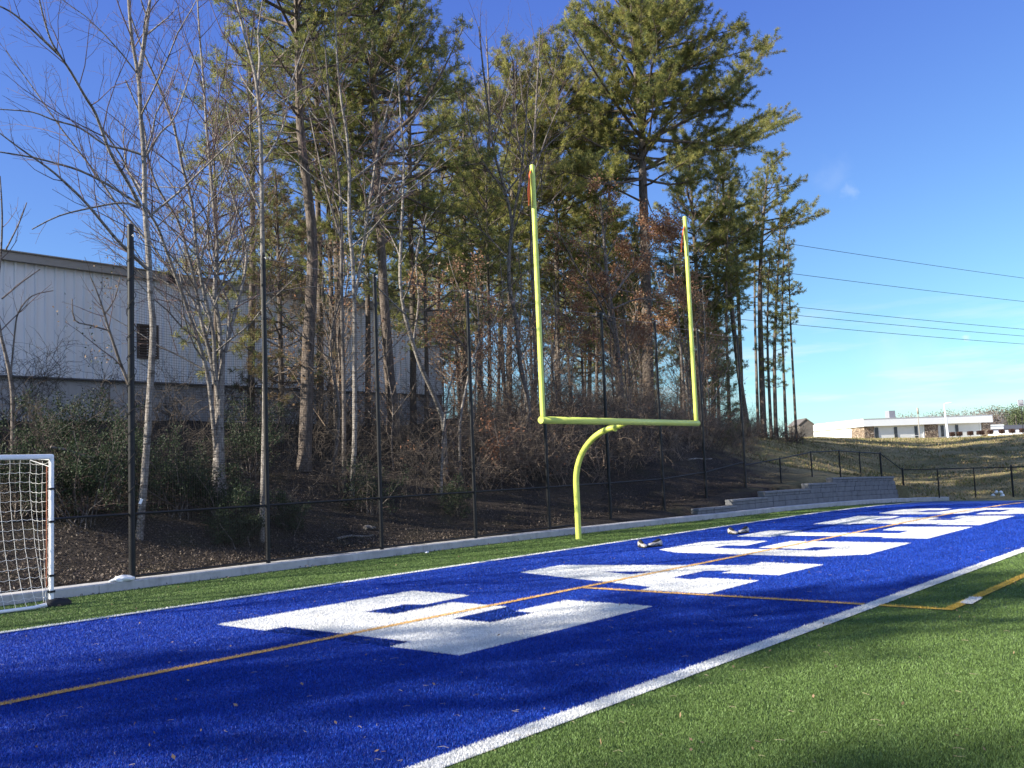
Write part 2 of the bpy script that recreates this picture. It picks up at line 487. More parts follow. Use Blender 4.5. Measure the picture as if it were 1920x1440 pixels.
# a little irregularity where one colour of turf meets the next
jx = bx + rng.normal(0, 0.006, len(bx)); jy = by + rng.normal(0, 0.006, len(bx))
owner = np.full(len(bx), -1)
for i, (_, _, polys, holes, key, lift) in enumerate(SHEETS):
    m_ = np.zeros(len(bx), bool)
    for p_ in polys: m_ |= inside(p_, jx, jy)
    for p_ in holes: m_ &= ~inside(p_, jx, jy)
    owner[m_] = i
for i, (name, label, polys, holes, key, lift) in enumerate(SHEETS):
    bm = bmesh.new()
    for p_ in polys:
        vs = [bm.verts.new((x, y, 0)) for x, y in p_]
        if holes:
            es = [bm.edges.new((vs[k], vs[(k + 1) % len(vs)])) for k in range(len(vs))]
            for h_ in holes:
                hv = [bm.verts.new((x, y, 0)) for x, y in h_]
                es += [bm.edges.new((hv[k], hv[(k + 1) % len(hv)])) for k in range(len(hv))]
            bmesh.ops.triangle_fill(bm, edges=es, use_beauty=True)
        else:
            f_ = bm.faces.new(vs)
    bmesh.ops.triangulate(bm, faces=bm.faces[:])
    x0 = min(v.co.x for v in bm.verts); x1 = max(v.co.x for v in bm.verts)
    for cx in range(max(8, math.ceil(x0)), min(35, math.floor(x1) + 1)):
        bmesh.ops.bisect_plane(bm, geom=bm.verts[:] + bm.edges[:] + bm.faces[:], plane_co=(cx, 0, 0), plane_no=(1, 0, 0), dist=1e-5)
    bm.verts.index_update()
    V = np.array([v.co[:] for v in bm.verts]); V[:, 2] = crown_pw(V[:, 0]) + lift
    geo = Geo()
    tri = []
    for f_ in bm.faces:
        ids = [v.index for v in f_.verts]
        if f_.normal.z < 0: ids = ids[::-1]
        for k in range(1, len(ids) - 1): tri.append((ids[0], ids[k], ids[k + 1]))
    bm.free()
    geo.add(V, tri, 0)
    s = np.nonzero(owner == i)[0]
    if len(s):
        X, Y, D = bx[s], by[s], rad[s]
        n = len(s)
        Z = crown_pw(X) + lift
        sc = np.interp(D, [5, 14, 30, 42], [1.0, 1.15, 2.2, 3.2])
        h = rng.uniform(0.010, 0.023, n) * np.interp(D, [5, 30], [1, 1.2]); w = rng.uniform(0.0016, 0.0031, n) * sc
        a = rng.uniform(0, 2 * PI, n); lean = rng.uniform(0.1, 0.9, n) * h; la = rng.uniform(0, 2 * PI, n)
        P = np.stack([X, Y, Z], 1)
        dx = np.stack([np.cos(a) * w, np.sin(a) * w, np.zeros(n)], 1)
        tip = P + np.stack([np.cos(la) * lean, np.sin(la) * lean, h], 1)
        VV = np.stack([P - dx, P + dx, tip], 1).reshape(-1, 3)
        geo.add(VV, np.arange(n * 3).reshape(n, 3), rng.choice([1, 2, 3], n, p=[0.48, 0.35, 0.17]))
    o = geo.build(name, [M[key]] + FIB[key])
    tag(o, label, kind='structure')

# ------------------------------------------------------------------ kerb
def sweep_profile(geo, pts, prof, mat=0):
    """pts: (x,y,z) along the kerb; prof: (offset away from the field, height)"""
    pts = np.array(pts); n = len(pts); t = np.gradient(pts[:, :2], axis=0); t /= np.linalg.norm(t, axis=1, keepdims=True)
    nrm = np.stack([-t[:, 1], t[:, 0]], 1)
    k = len(prof); V = []
    for off, hh in prof:
        V.append(np.column_stack([pts[:, :2] + nrm * off, pts[:, 2] + hh]))
    V = np.stack(V, 1).reshape(-1, 3)
    f = []
    for i in range(n - 1):
        for j in range(k - 1):
            f.append((i * k + j, i * k + j + 1, (i + 1) * k + j + 1, (i + 1) * k + j))
    geo.add(V, f, mat)
    geo.add(V[:k], [list(range(k))], mat); geo.add(V[-k:], [list(range(k))[::-1]], mat)


g = Geo()
joint = -40.0
while joint < 27.4:
    a, b = joint, min(joint + 3.05, 27.4)
    xs = np.linspace(a + 0.003, b - 0.003, 5)
    j_ = rng.normal(0, 0.0012, 2)
    pts = [(x, kerb_y(x) + j_[0], crown_pw(x) + j_[1]) for x in xs]
    sweep_profile(g, pts, [(0, -0.1), (0, 0.15), (0.02, 0.17), (0.38, 0.172), (0.40, 0.155), (0.40, -0.1)])
    joint = b
tag(g.build('kerb', M['kerb']), 'low grey concrete kerb along the edge of the turf', kind='structure')

# dirt and litter line gathered at the foot of the kerb is part of the leaf stuff below

# ------------------------------------------------------------------ block retaining wall behind the kerb
g = Geo(); cap = Geo()
wx = np.arange(7.8, 24.5, 0.02)
wy = kerb_y(wx) + 0.42; slen = np.concatenate([[0], np.cumsum(np.hypot(np.diff(wx), np.diff(wy)))])


def along(s_): return np.interp(s_, slen, wx), np.interp(s_, slen, wy)


starts = [0.2, 2.3, 4.7, 8.3, 10.6]
for c_, st in enumerate(starts):
    L = 0.46; s_ = st + (0.0 if c_ % 2 == 0 else 0.0)
    first = True
    while s_ < slen[-1] - 0.05 - c_ * 0.05:
        l_ = L if not (first and c_ % 2) else L / 2
        l_ = min(l_, slen[-1] - c_ * 0.05 - s_); first = False
        x, y = along(s_ + l_ / 2); xa, ya = along(s_); xb, yb = along(s_ + l_)
        rz = math.atan2(yb - ya, xb - xa)
        zb = float(crown_pw(along(9)[0])) * 0 + float(crown_pw(x)) + 0.165 + c_ * 0.2
        off = c_ * 0.02 + rng.normal(0, 0.006)
        top_c = (c_ == len(starts) - 1) or s_ < starts[min(c_ + 1, len(starts) - 1)]
        hgt = 0.2
        if top_c: hgt = 0.115
        g.box((x - math.sin(rz) * (0.15 + off), y + math.cos(rz) * (0.15 + off), zb + hgt / 2), (l_ - 0.008, 0.3, hgt - 0.006), 0, rz)
        if top_c:
            cap.box((x - math.sin(rz) * (0.14 + off), y + math.cos(rz) * (0.14 + off), zb + 0.115 + 0.04), (l_ - 0.006, 0.34, 0.08), 0, rz)
        s_ += l_
rw = thing('retaining_wall', 'low grey split block retaining wall stepping up behind the kerb', 'wall', (9.3, float(kerb_y(9.3)) + .45, .17))
g.base = cap.base = np.array(rw.location)
bevel(g.build('block_course', M['block'], rw), 0.012, 1)
bevel(cap.build('cap_block', plain('cap_block_grey', (0.20, 0.20, 0.20), 0.9, 0.2, bump=0.6, scale=8), rw), 0.01, 1)

# ------------------------------------------------------------------ tall ball-stop fence
PX = [-11.81, -8.76, -5.55, -2.25, 0.89, 4.0, 7.19, 10.1, 13.2]
FY = 3.45
PB = [0.165, 0.165, 0.165, 0.165, 0.165, 0.17, 0.19, 0.34, 0.64]
PTOP = 6.78
tf = thing('ball_stop_fence', 'tall black post fence with netting above chain link along the kerb', 'fence', (PX[0], FY, 0.165))
tb = np.array(tf.location)


def clip_seg(x0, z0, x1, z1, xa, xb, za, zb):
    t0, t1 = 0.0, 1.0
    for p, q in ((-(x1 - x0), x0 - xa), (x1 - x0, xb - x0), (-(z1 - z0), z0 - za), (z1 - z0, zb - z0)):
        if abs(p) < 1e-9:
            if q < 0: return None
        else:
            r = q / p
            if p < 0: t0 = max(t0, r)
            else: t1 = min(t1, r)
    if t0 >= t1: return None
    return (x0 + (x1 - x0) * t0, z0 + (z1 - z0) * t0, x0 + (x1 - x0) * t1, z0 + (z1 - z0) * t1)


def chain_link(geo, A, B, za0, za1, height, pitch=0.075, r=0.0022):
    """diagonal wire weave between ground points A and B; za0/za1 the lower edge at each end"""
    A = np.array(A, float); B = np.array(B, float); L = float(np.hypot(*(B - A)[:2])); d = (B - A)[:2] / L
    nn = int((L + height) / pitch) + 1
    for sgn in (1, -1):
        for k in range(nn):
            s0 = k * pitch - (height if sgn > 0 else 0)
            c = clip_seg(s0, 0, s0 + sgn * height if sgn > 0 else s0 - height, height, 0, L, 0, height)
            if c is None: continue
            pts = []
            for s_, h_ in ((c[0], c[1]), (c[2], c[3])):
                p = A[:2] + d * s_
                pts.append((p[0], p[1], za0 + (za1 - za0) * s_ / L + h_))
            geo.tube(pts, r, 3)


def post_geo(x, y, z0, z1, r, base):
    g_ = Geo(base)
    g_.tube([(x, y, z0 - 0.15), (x, y, (z0 + z1) / 2), (x, y, z1 - 0.03)], r, 12)
    g_.tube([(x, y, z1 - 0.03), (x, y, z1 - 0.01), (x, y, z1 + 0.015), (x, y, z1 + 0.03)], [r * 1.06, r * 1.06, r * 0.8, r * 0.15], 12)
    return g_


RAILZ = 1.22
for i, (x, zb) in enumerate(zip(PX, PB)):
    r = 0.062 if i in (0,) else 0.050
    pg = post_geo(x, FY, zb, PTOP + (0.16 if i == 0 else 0.0), r, tb)
    for zz in (zb + RAILZ, 2.6, 4.0, 5.4, 6.5):
        pg.tube([(x, FY, zz - 0.025), (x, FY, zz + 0.025)], r + 0.008, 12)
    po = pg.build('post', M['black'], tf)
    hk = Geo(tb)
    hk.tube([(x, FY - r, PTOP - 0.06), (x, FY - r - 0.05, PTOP - 0.05), (x, FY - r - 0.06, PTOP - 0.1)], 0.012, 5)
    hk.build('hook', M['dullclip'], po)
for i in range(len(PX) - 1):
    xa, xb = PX[i] + 0.05, PX[i + 1] - 0.05; za, zb = PB[i], PB[i + 1]
    for name, h_, r_ in (('mid_rail', RAILZ, 0.024), ('bottom_rail', 0.06, 0.018)):
        rg = Geo(tb); rg.tube([(xa, FY, za + h_), ((xa + xb) / 2, FY, (za + zb) / 2 + h_), (xb, FY, zb + h_)], r_, 8)
        rg.build(name, M['black'], tf)
    cg = Geo(tb); chain_link(cg, (xa, FY), (xb, FY), za + 0.08, zb + 0.08, RAILZ - 0.1)
    cg.build('chain_link', M['black'], tf)
    # knotted net, hung from a sagging head rope
    ng = Geo(tb); yn = FY + 0.055
    sp = 0.052
    sag = 0.16
    L = xb - xa
    top = lambda s_: PTOP - 0.12 - sag * 4 * (s_ / L) * (1 - s_ / L)
    nv = int(L / sp)
    for k in range(nv + 1):
        s_ = L * k / nv; zz = top(s_)
        b_ = 0.25 + za + (zb - za) * s_ / L
        bow = rng.normal(0, 0.004)
        ng.tube([(xa + s_, yn, b_), (xa + s_ + bow, yn + 0.02, (b_ + zz) / 2), (xa + s_, yn, zz)], 0.0021, 4)
    zz = 0.35 + max(za, zb)
    while zz < PTOP - 0.15:
        sg = sag * (zz / PTOP) ** 2
        ng.tube([(xa + L * t_, yn + 0.0, zz - sg * 4 * t_ * (1 - t_)) for t_ in np.linspace(0, 1, 7)], 0.0021, 4)
        zz += sp
    net = ng.build('net_panel', M['netblack'], tf)
    rp = Geo(tb)
    rp.tube([(xa + s_, yn, top(s_)) for s_ in np.linspace(0, L, 9)], 0.007, 5)
    rp.build('head_rope', M['netblack'], net)
    cl = Geo(tb)
    for s_ in np.linspace(0.15, L - 0.15, 7):
        if rng.random() < 0.4:
            z_ = PTOP - 0.02 - 0.05 * 4 * (s_ / L) * (1 - s_ / L)
            cl.tube([(xa + s_, yn - 0.03, z_ - 0.05), (xa + s_ + 0.01, yn - 0.02, z_ + 0.0), (xa + s_ + 0.02, yn - 0.03, z_ + 0.04)], 0.010, 5, cap=True)
    cl.tube([(xa + s_, yn - 0.02, PTOP - 0.04 - 0.05 * 4 * (s_ / L) * (1 - s_ / L)) for s_ in np.linspace(0, L, 9)], 0.004, 5)
    cl.build('cable_clip', M['dullclip'], net)
# cable wound up the end post
cg = Geo(tb); t_ = np.linspace(0, 1, 160)
cg.tube(np.stack([PX[0] + 0.085 * np.cos(t_ * 60 + np.sin(t_ * 20)) + .01, FY + 0.085 * np.sin(t_ * 60 + np.sin(t_ * 20)), 1.6 + 4.7 * t_], 1), 0.007, 5)
cg.build('cable', M['netblack'], tf)
for z_ in (1.55, 2.0, 2.75, 3.3):
    bg = Geo(tb); bg.tube([(PX[0], FY, z_), (PX[0], FY, z_ + 0.025)], 0.068, 12); bg.build('band', M['black'], tf)
tg = at_y(264, 940, FY - .02)
g = Geo(tg); ax = np.array([[0.9, 0, -0.42], [0, 1, 0], [0.42, 0, 0.9]])
g.box(tg, (0.055, 0.008, 0.105), 0, axes=ax)
tag(g.build('tag', M['clip']), 'small white tag hanging on the net by the end post', 'tag')

# low fence to the left of the end post
lf = thing('chain_link_fence', 'low black chain link fence behind the soccer goal', 'fence', (-21, FY, 0.165)); lb = np.array(lf.location)
lx = [-24.0, -20.95, -17.9, -14.86, -11.87]
for i, x in enumerate(lx[:-1]): post_geo(x, FY, 0.165, 0.165 + RAILZ + .03, 0.03, lb).build('post', M['black'], lf)
for i in range(4):
    rg = Geo(lb); rg.tube([(lx[i], FY, .165 + RAILZ), (lx[i + 1], FY, .165 + RAILZ)], 0.022, 8); rg.build('top_rail', M['black'], lf)
    cg = Geo(lb); chain_link(cg, (lx[i], FY), (lx[i + 1], FY), 0.23, 0.23, RAILZ - 0.08); cg.build('chain_link', M['black'], lf)

# low fence to the right of the tall one
A_F, B_F = (PX[-1], FY), (26.6, 2.0)
rail = [(1398, 872), (1462, 860), (1520, 848), (1573, 845), (1611, 848), (1650, 850), (1692, 881)]
basep = [(1399, 925), (1463, 912), (1521, 900), (1573, 891), (1611, 890), (1651, 889), (1697, 925)]
pr = [at_wall(*p, A_F, B_F) for p in rail]; pb = [at_wall(*p, A_F, B_F) for p in basep]
C_F = (27.6, -12)
B2_ = pr[-1][:2]
for k in range(1, 10):
    x_ = B2_[0] + 0.19 * k; y_ = B2_[1] - 1.55 * k
    z_ = tz(x_ + .4, y_) + .05
    pr.append(np.array([x_, y_, pr[6][2] - 0.01 * k])); pb.append(np.array([x_, y_, pr[6][2] - 1.2 - 0.01 * k]))
rf = thing('chain_link_fence', 'low black rail fence stepping down from the block wall to the grass', 'fence', pb[1]); rb_ = np.array(rf.location)
for i in range(1, len(pr)):
    r_ = 0.045 if i in (5, 6, 9) else 0.03
    post_geo(pr[i][0], pr[i][1], pb[i][2], pr[i][2] + (0.08 if i in (6, 9) else 0.02), r_, rb_).build('post', M['black'], rf)
for i in range(len(pr) - 1):
    rg = Geo(rb_); rg.tube([pr[i], pr[i + 1]], 0.022, 8); rg.build('top_rail', M['black'], rf)
    cg = Geo(rb_); chain_link(cg, pr[i], pr[i + 1], pb[i][2] + 0.06, pb[i + 1][2] + 0.06, 1.05, 0.08, 0.0014)
    cg.build('chain_link', M['black'], rf)

# ------------------------------------------------------------------ football goalpost
HW, CB, UPH = 3.556, 3.048, 6.06
gp = thing('goalpost', 'bright yellow gooseneck football goalpost behind the end line', 'goalpost', (0, 1.76, 0)); gb = np.array(gp.location)
g = Geo(gb)
pts = [(0, 1.76, -0.05), (0, 1.76, 0.6), (0, 1.76, 1.5)]
for a in np.linspace(0, PI / 2, 16)[1:]:
    pts.append((0, 1.76 - 1.45 * (1 - math.cos(a)), 1.5 + 1.43 * math.sin(a)))
pts[-1] = (0, 0.31, 2.955); pts.append((0, 0.14, 3.01)); pts.append((0, 0.0, 3.03))
g.tube(pts, [0.08] * (len(pts) - 2) + [0.074, 0.06], 20)
neck = g.build('gooseneck', M['goalyellow'], gp)
g = Geo(gb); g.tube([(0, 0.44, 2.895), (0, 0.41, 2.905)], 0.088, 20, cap=True); g.build('flange', M['goalyellow'], neck)
g = Geo(gb); g.tube([(-HW - 0.09, 0, CB), (0, 0, CB), (HW + 0.09, 0, CB)], 0.084, 20, cap=True)
g.build('crossbar', M['goalyellow'], gp)
for s in (-1, 1):
    g = Geo(gb); x = s * HW
    g.tube([(x, 0, CB + 0.06), (x, 0, CB + 3), (x, 0, CB + UPH)], 0.060, 16)
    g.tube([(x, 0, CB + UPH), (x, 0, CB + UPH + 0.02)], [0.060, 0.03], 16, cap=True)
    g.build('upright', M['goalyellow'], gp)
for nm, x, tips, lab in (('wind_ribbon', -HW, [(-0.03, 0, 0), (-0.10, 0.02, -0.18), (-0.13, 0.02, -0.5), (-0.16, 0.03, -0.95)], 'orange ribbon hanging from the top of the taller looking upright'),
                         ('wind_ribbon', HW, [(-0.03, 0, -0.16), (-0.12, 0.02, -0.4), (-0.2, 0.03, -0.7), (-0.27, 0.03, -1.02)], 'reddish ribbon hanging from the far upright of the goalpost')):
    g = Geo((x, 0, CB + UPH))
    V = []; ns = 16
    for k in range(ns):
        t = k / (ns - 1) * 3; i = min(int(t), 2); f_ = t - i
        p = np.array(tips[i]) * (1 - f_) + np.array(tips[i + 1]) * f_ + np.array([x, 0, CB + UPH - 0.05])
        w = 0.02 + 0.045 * t / 3; a = 0.6 + 0.5 * math.sin(t * 2.2)
        dv = np.array([math.cos(a) * w, math.sin(a) * w, 0]); nv_ = np.array([-math.sin(a), math.cos(a), 0]) * 0.0015
        V += [p - dv - nv_, p + dv - nv_, p + dv + nv_, p - dv + nv_]
    F_ = [(k * 4 + j, k * 4 + (j + 1) % 4, k * 4 + 4 + (j + 1) % 4, k * 4 + 4 + j) for k in range(ns - 1) for j in range(4)]
    g.add(V, F_, 0, True)
    tag(g.build(nm, M['ribbon']), lab, 'ribbon')

# ------------------------------------------------------------------ soccer goal standing against the kerb
SX, SY, SW, SH = -13.83, 2.32, 7.32, 2.44
sg = thing('soccer_goal', 'white soccer goal with white net standing against the kerb', 'goal', (SX, SY, 0)); sb = np.array(sg.location)
for k, x in enumerate((SX, SX - SW)):
    g = Geo(sb); g.box((x, SY, SH / 2 + 0.03), (0.07, 0.078, SH), 0)
    p = bevel(g.build('post', M['whitepaint'], sg), 0.03, 3)
    for zz, tilt in ((1.92, 0), (1.38, .03), (0.5, 0), (0.24, .05), (0.1, -.04)):
        g = Geo(sb); g.box((x, SY, zz), (0.09, 0.097, 0.035), 0); g.build('strap', M['rubber'], p)
    g = Geo(sb)
    V = [(x + 0.08 + rx, SY - 0.02 + ry, z_) for z_, s_ in ((0, 1), (0.06, 1), (0.10, 0.75), (0.12, 0.3)) for rx, ry in [(0.24 * s_ * math.cos(a), 0.15 * s_ * math.sin(a)) for a in np.linspace(0, 2 * PI, 16, endpoint=False)]]
    g.add(V, [(r_ * 16 + j, r_ * 16 + (j + 1) % 16, r_ * 16 + 16 + (j + 1) % 16, r_ * 16 + 16 + j) for r_ in range(3) for j in range(16)], 0, True)
    g.build('foot_weight', M['rubber'], sg)
g = Geo(sb); g.box((SX - SW / 2, SY, SH + 0.01), (SW + 0.07, 0.078, 0.085), 0); bevel(g.build('crossbar', M['whitepaint'], sg), 0.03, 3)
g = Geo(sb); g.tube([(SX + .0, SY - .03, 0.05), (SX - .35, SY - 0.16, 0.035), (SX - 3, SY - 0.17, 0.035), (SX - SW, SY - 0.05, 0.05)], 0.03, 8); g.build('ground_bar', M['whitepaint'], sg)
g = Geo(sb)
nu, nvv = 46, 16


def net_pt(u_, v_):
    """u_ along the mouth (0 at the near post, negative = side panel), v_ 0 top .. 1 ground"""
    depth = 0.40 * (1 - v_ ** 2.2) + 0.05 * math.sin(v_ * 6) * (1 - v_)
    dr = 0.012 * math.sin(u_ * 43.98 / 0.143 * 0.0) if False else 0
    z = (SH - 0.06) * (1 - v_) + 0.03
    if u_ < 0:
        f_ = 1 + u_
        return np.array([SX - 0.04 - 0.13 * f_ * (1 - 0.3 * v_), SY + depth * f_ + 0.02, z + (0.05 if f_ > 0 else 0.1) * 0 - 0.05 * math.sin(PI * f_) * 0.6])
    return np.array([SX - 0.17 + 0.04 * v_ - u_, SY + depth - 0.15 * v_ ** 6, z + 0.006 * math.sin(u_ * 9)])


cols = [-1, -0.66, -0.33] + [0.163 * k for k in range(44)]
for u_ in cols:
    g.tube([net_pt(u_, v_) + rng.normal(0, 0.004, 3) for v_ in np.linspace(0, 1, nvv + 1)], 0.003, 4)
for v_ in np.linspace(0.02, 1, nvv):
    path = []
    for k in range(len(cols) - 1):
        a_, b_ = net_pt(cols[k], v_), net_pt(cols[k + 1], v_)
        path += [a_, (a_ + b_) / 2 + np.array([0, 0, -0.014 - 0.012 * v_])]
    path.append(net_pt(cols[-1], v_))
    g.tube(path, 0.003, 4)
g.build('goal_net', M['rope'], sg)
g = Geo(sb); g.tube([net_pt(0, 0), np.array([SX, SY + 0.03, SH - 0.16])], 0.008, 5); g.tube([net_pt(0, 0) + [0, 0, .02], np.array([SX, SY + 0.03, SH - 0.04])], 0.008, 5)
g.build('net_cord', M['rope'], sg)
g = Geo(sb); g.tube([(SX - 0.055, SY + 0.05, z_) for z_ in np.linspace(SH - .15, 0.3, 6)] , 0.01, 5); g.build('post_pad', plain('dull_red_tape', (0.35, 0.12, 0.06), 0.7), sg)

# ------------------------------------------------------------------ shoes left on the blue turf
def make_shoe(label, loc, rz, scale=1.0):
    t = thing('shoe', label, 'shoe', loc, rz, 'shoes left on the blue turf'); t.scale = (scale,) * 3
    st = [(-0.14, 0.030, 0.085), (-0.125, 0.036, 0.095), (-0.09, 0.036, 0.10), (-0.05, 0.033, 0.085), (0.0, 0.036, 0.066), (0.05, 0.045, 0.055), (0.10, 0.047, 0.046), (0.135, 0.036, 0.036), (0.15, 0.015, 0.026)]
    for nm, mt, z0, kk in (('sole', M['rubber'], 0.0, 1.08), ('upper', plain('scuffed_shoe', (0.42, 0.38, 0.34), .6, var=.5, scale=18, space='obj') if 'scuffed_shoe' not in bpy.data.materials else bpy.data.materials['scuffed_shoe'], 0.018, 1.0)):
        g_ = Geo(); V = []; K = 12
        for x, w, h in st:
            hh = 0.022 if nm == 'sole' else h
            for k in range(K):
                a = 2 * PI * k / K
                V.append((x * (1.03 if nm == 'sole' else 1), kk * w * math.copysign(abs(math.cos(a)) ** 0.6, math.cos(a)), z0 + hh * (0.5 + 0.5 * math.copysign(abs(math.sin(a)) ** 0.7, math.sin(a)))))
        g_.add(V, [(i * K + k, i * K + (k + 1) % K, i * K + K + (k + 1) % K, i * K + K + k) for i in range(len(st) - 1) for k in range(K)], 0, True)
        g_.add(V[:K], [list(range(K))[::-1]]); g_.add(V[-K:], [list(range(K))])
        g_.build(nm, mt, t)
    g_ = Geo(); g_.tube([(-0.12, 0, 0.105), (-0.09, 0, 0.112), (-0.05, 0, 0.098), (0.03, 0, 0.07)], [0.022, 0.032, 0.033, 0.026], 10); g_.build('collar', M['rubber'], t)
    g_ = Geo()
    for x, z in ((-0.02, 0.092), (0.0, 0.086), (0.02, 0.08), (0.04, 0.076)): g_.tube([(x, -0.024, z - 0.004), (x, 0, z + 0.003), (x, 0.024, z - 0.004)], 0.004, 4)
    g_.build('lace', M['rubber'], t)
    g_ = Geo()
    for s in (-1, 1): g_.tube([(-0.08, s * 0.037, 0.03), (-0.02, s * 0.037, 0.055), (0.03, s * 0.043, 0.03)], 0.005, 4)
    g_.build('stripe', M['rubber'], t)
    return t


make_shoe('white and black shoe, left one of the nearer pair on the turf', (-2.02, -1.55, 0.014), R(235), 1.3)
make_shoe('white and black shoe, right one of the nearer pair beside letter G', (-1.72, -1.70, 0.014), R(150), 1.3)
make_shoe('white and black shoe, left one of the farther pair on the turf', (2.05, -1.74, 0.014), R(240), 1.3)
make_shoe('white and black shoe, right one of the farther pair by the letter L', (2.42, -1.86, 0.014), R(165), 1.3)

# crumpled white bag at the foot of the end post
def crumple(name, label, cat, c, size, mat, seed, group=None):
    r_ = np.random.default_rng(seed); bm = bmesh.new(); bmesh.ops.create_icosphere(bm, subdivisions=3, radius=1)
    V = np.array([v.co[:] for v in bm.verts]); F_ = [[v.index for v in f.verts] for f in bm.faces]; bm.free()
    d_ = r_.normal(0, 1, (14, 3)); n_ = sum(np.sin(V @ k * 2.2 + i)[:, None] for i, k in enumerate(d_)) * 0.06
    V = V * (1 + n_) * np.array(size); V[:, 2] = np.maximum(V[:, 2], -size[2] * 0.55)
    V[:, 2] -= V[:, 2].min()
    g_ = Geo(c); g_.add(V + np.array(c), F_, 0)
    return tag(g_.build(name, mat), label, cat, group)


bp = at_y(228, 1084, FY - 0.12)
crumple('plastic_bag', 'crumpled pale bag lying on the kerb beside the end post', 'bag', (bp[0], bp[1], 0.165), (0.26, 0.12, 0.075), M['clip'], 3)
for k, (px, py) in enumerate(((1862, 926), (1868, 921), (1877, 921), (1879, 926))):
    p = at_wall(px, py, B2_, C_F); p = CAM + (p - CAM) * 0.985
    crumple('litter_scrap', 'small white scrap lying by the far fence post', 'litter', (p[0], p[1], p[2] - .1), (0.10, 0.08, 0.075), M['clip'], 20 + k, 'white scraps by the far fence')
p = at_y(801, 1061, 2.9); p = np.array([p[0], p[1], 0.015]); crumple('paper_scrap', 'small white paper scrap on the grass strip below the kerb', 'litter', p, (0.06, 0.05, 0.03), M['clip'], 31)

# ------------------------------------------------------------------ white metal warehouse on the bank
WY, WX0, WX1 = 16.0, -46.0, 9.7
ZB, ZT = 5.32, 8.80
wh = thing('warehouse', 'long white ribbed metal warehouse behind the bare trees', 'building', (WX1, WY, 4.0)); wb = np.array(wh.location)
g = Geo(wb)
g.box(((WX0 + WX1) / 2, WY + 12.05, (ZB + ZT) / 2), (WX1 - WX0, 24, ZT - ZB))
for k, x in enumerate(np.arange(WX0 + .1, WX1 - .05, 0.305)):
    w_ = 0.035
    prof = [(-0.05, 0), (-0.022, -0.05), (0.022, -0.05), (0.05, 0)]
    V = [(x + a, WY + 0.049 + b, z_) for z_ in (ZB, ZT) for a, b in prof]
    g.add(V, [(j, j + 1, 4 + j + 1, 4 + j) for j in range(3)])
    if k % 3 == 0: g.box((x + 0.15, WY + 0.047, (ZB + ZT) / 2), (0.012, 0.016, ZT - ZB))
for k, y in enumerate(np.arange(WY + .3, WY + 24, 0.305)):
    g.box((WX1 + 0.012, y, (ZB + ZT) / 2), (0.026, 0.06, ZT - ZB))
g.build('wall', M['metalsiding'], wh)
g = Geo(wb); g.box(((WX0 + WX1) / 2, WY + 12.05, 4.1), (WX1 - WX0 - .02, 23.9, 2.42)); g.build('foundation', M['found'], wh)
g = Geo(wb); g.box(((WX0 + WX1) / 2, WY + 0.0, ZB - 0.02), (WX1 - WX0 + .04, 0.11, 0.05)); g.build('base_flashing', plain('dark_flashing', (0.10, 0.10, 0.105), 0.5), wh)
g = Geo(wb); g.box(((WX0 + WX1) / 2, WY - 0.05, ZT + 0.11), (WX1 - WX0 + .3, 0.24, 0.26)); g.box(((WX0 + WX1) / 2, WY - 0.085, ZT + .255), (WX1 - WX0 + .34, 0.30, 0.035))
g.build('eave_trim', M['trim'], wh)
g = Geo(wb)
V = [(x, y, z_) for x in (WX0 - .2, WX1 + .2) for y, z_ in ((WY - 0.1, ZT + .28), (WY + 12, ZT + 1.3), (WY + 24.2, ZT + .28), (WY + 24.2, ZT + .1), (WY + 12, ZT + 1.1), (WY + .1, ZT + .1))]
g.add(V, [(j, (j + 1) % 6, 6 + (j + 1) % 6, 6 + j) for j in range(6)]); g.add(V[:6], [[5, 4, 3, 2, 1, 0]]); g.add(V[6:], [[0, 1, 2, 3, 4, 5]])
g.build('roof', M['roofmetal'], wh)
a = at_y(258, 607, WY); b = at_y(281, 673, WY)
g = Geo(wb); wl, hl = 0.75, a[2] - b[2]; cx, cz = a[0] + wl / 2 - .02, (a[2] + b[2]) / 2
for sx in (-1, 1): g.box((cx + sx * (wl / 2 - .03), WY - 0.01, cz), (0.06, 0.08, hl))
for sz in (-1, 1): g.box((cx, WY - 0.01, cz + sz * (hl / 2 - .03)), (wl - .12, 0.08, 0.06))
lv = g.build('louver_frame', M['louver'], wh)
g = Geo(wb)
for k in range(12): g.box((cx, WY + 0.0, cz - hl / 2 + .09 + k * (hl - .18) / 11), (wl - .12, 0.05, 0.05), axes=[[1, 0, 0], [0, .8, -.6], [0, .6, .8]])
g.box((cx, WY + 0.03, cz), (wl - .1, 0.03, hl - .1)); g.build('louver', M['louver'], lv)
a = at_y(322, 523, WY - .2)
g = Geo(wb); g.box((a[0], WY - 0.12, a[2]), (0.22, 0.26, 0.24)); g.box((a[0], WY - 0.02, a[2] + .05), (0.12, 0.06, 0.3)); bevel(g.build('wall_lamp', M['black'], wh), 0.03, 2)

# ------------------------------------------------------------------ low white building far up the hill
bA, bB, bC = flat(61.9, 172), flat(58.2, 197), flat(86.9, 176.3)
bD = bB + (bC - bA)
ub = (bC - bA) / np.hypot(*(bC - bA)); vb = (bB - bA) / np.hypot(*(bB - bA)); LB = float(np.hypot(*(bC - bA))); DB = float(np.hypot(*(bB - bA)))
angb = math.atan2(ub[1], ub[0])
ZG, ZR = 4.3, 8.3
fb = thing('office_building', 'low flat roofed white building with stone panels on the hilltop', 'building', (*bA, ZG)); fbb = np.array(fb.location)
# square the plan to the front face
vb = np.array([-ub[1], ub[0]]) * 0.98 + vb * 0.02; vb /= np.hypot(*vb)


def bp3(u_, v_, z_): q = bA + ub * u_ + vb * v_; return np.array([q[0], q[1], z_])


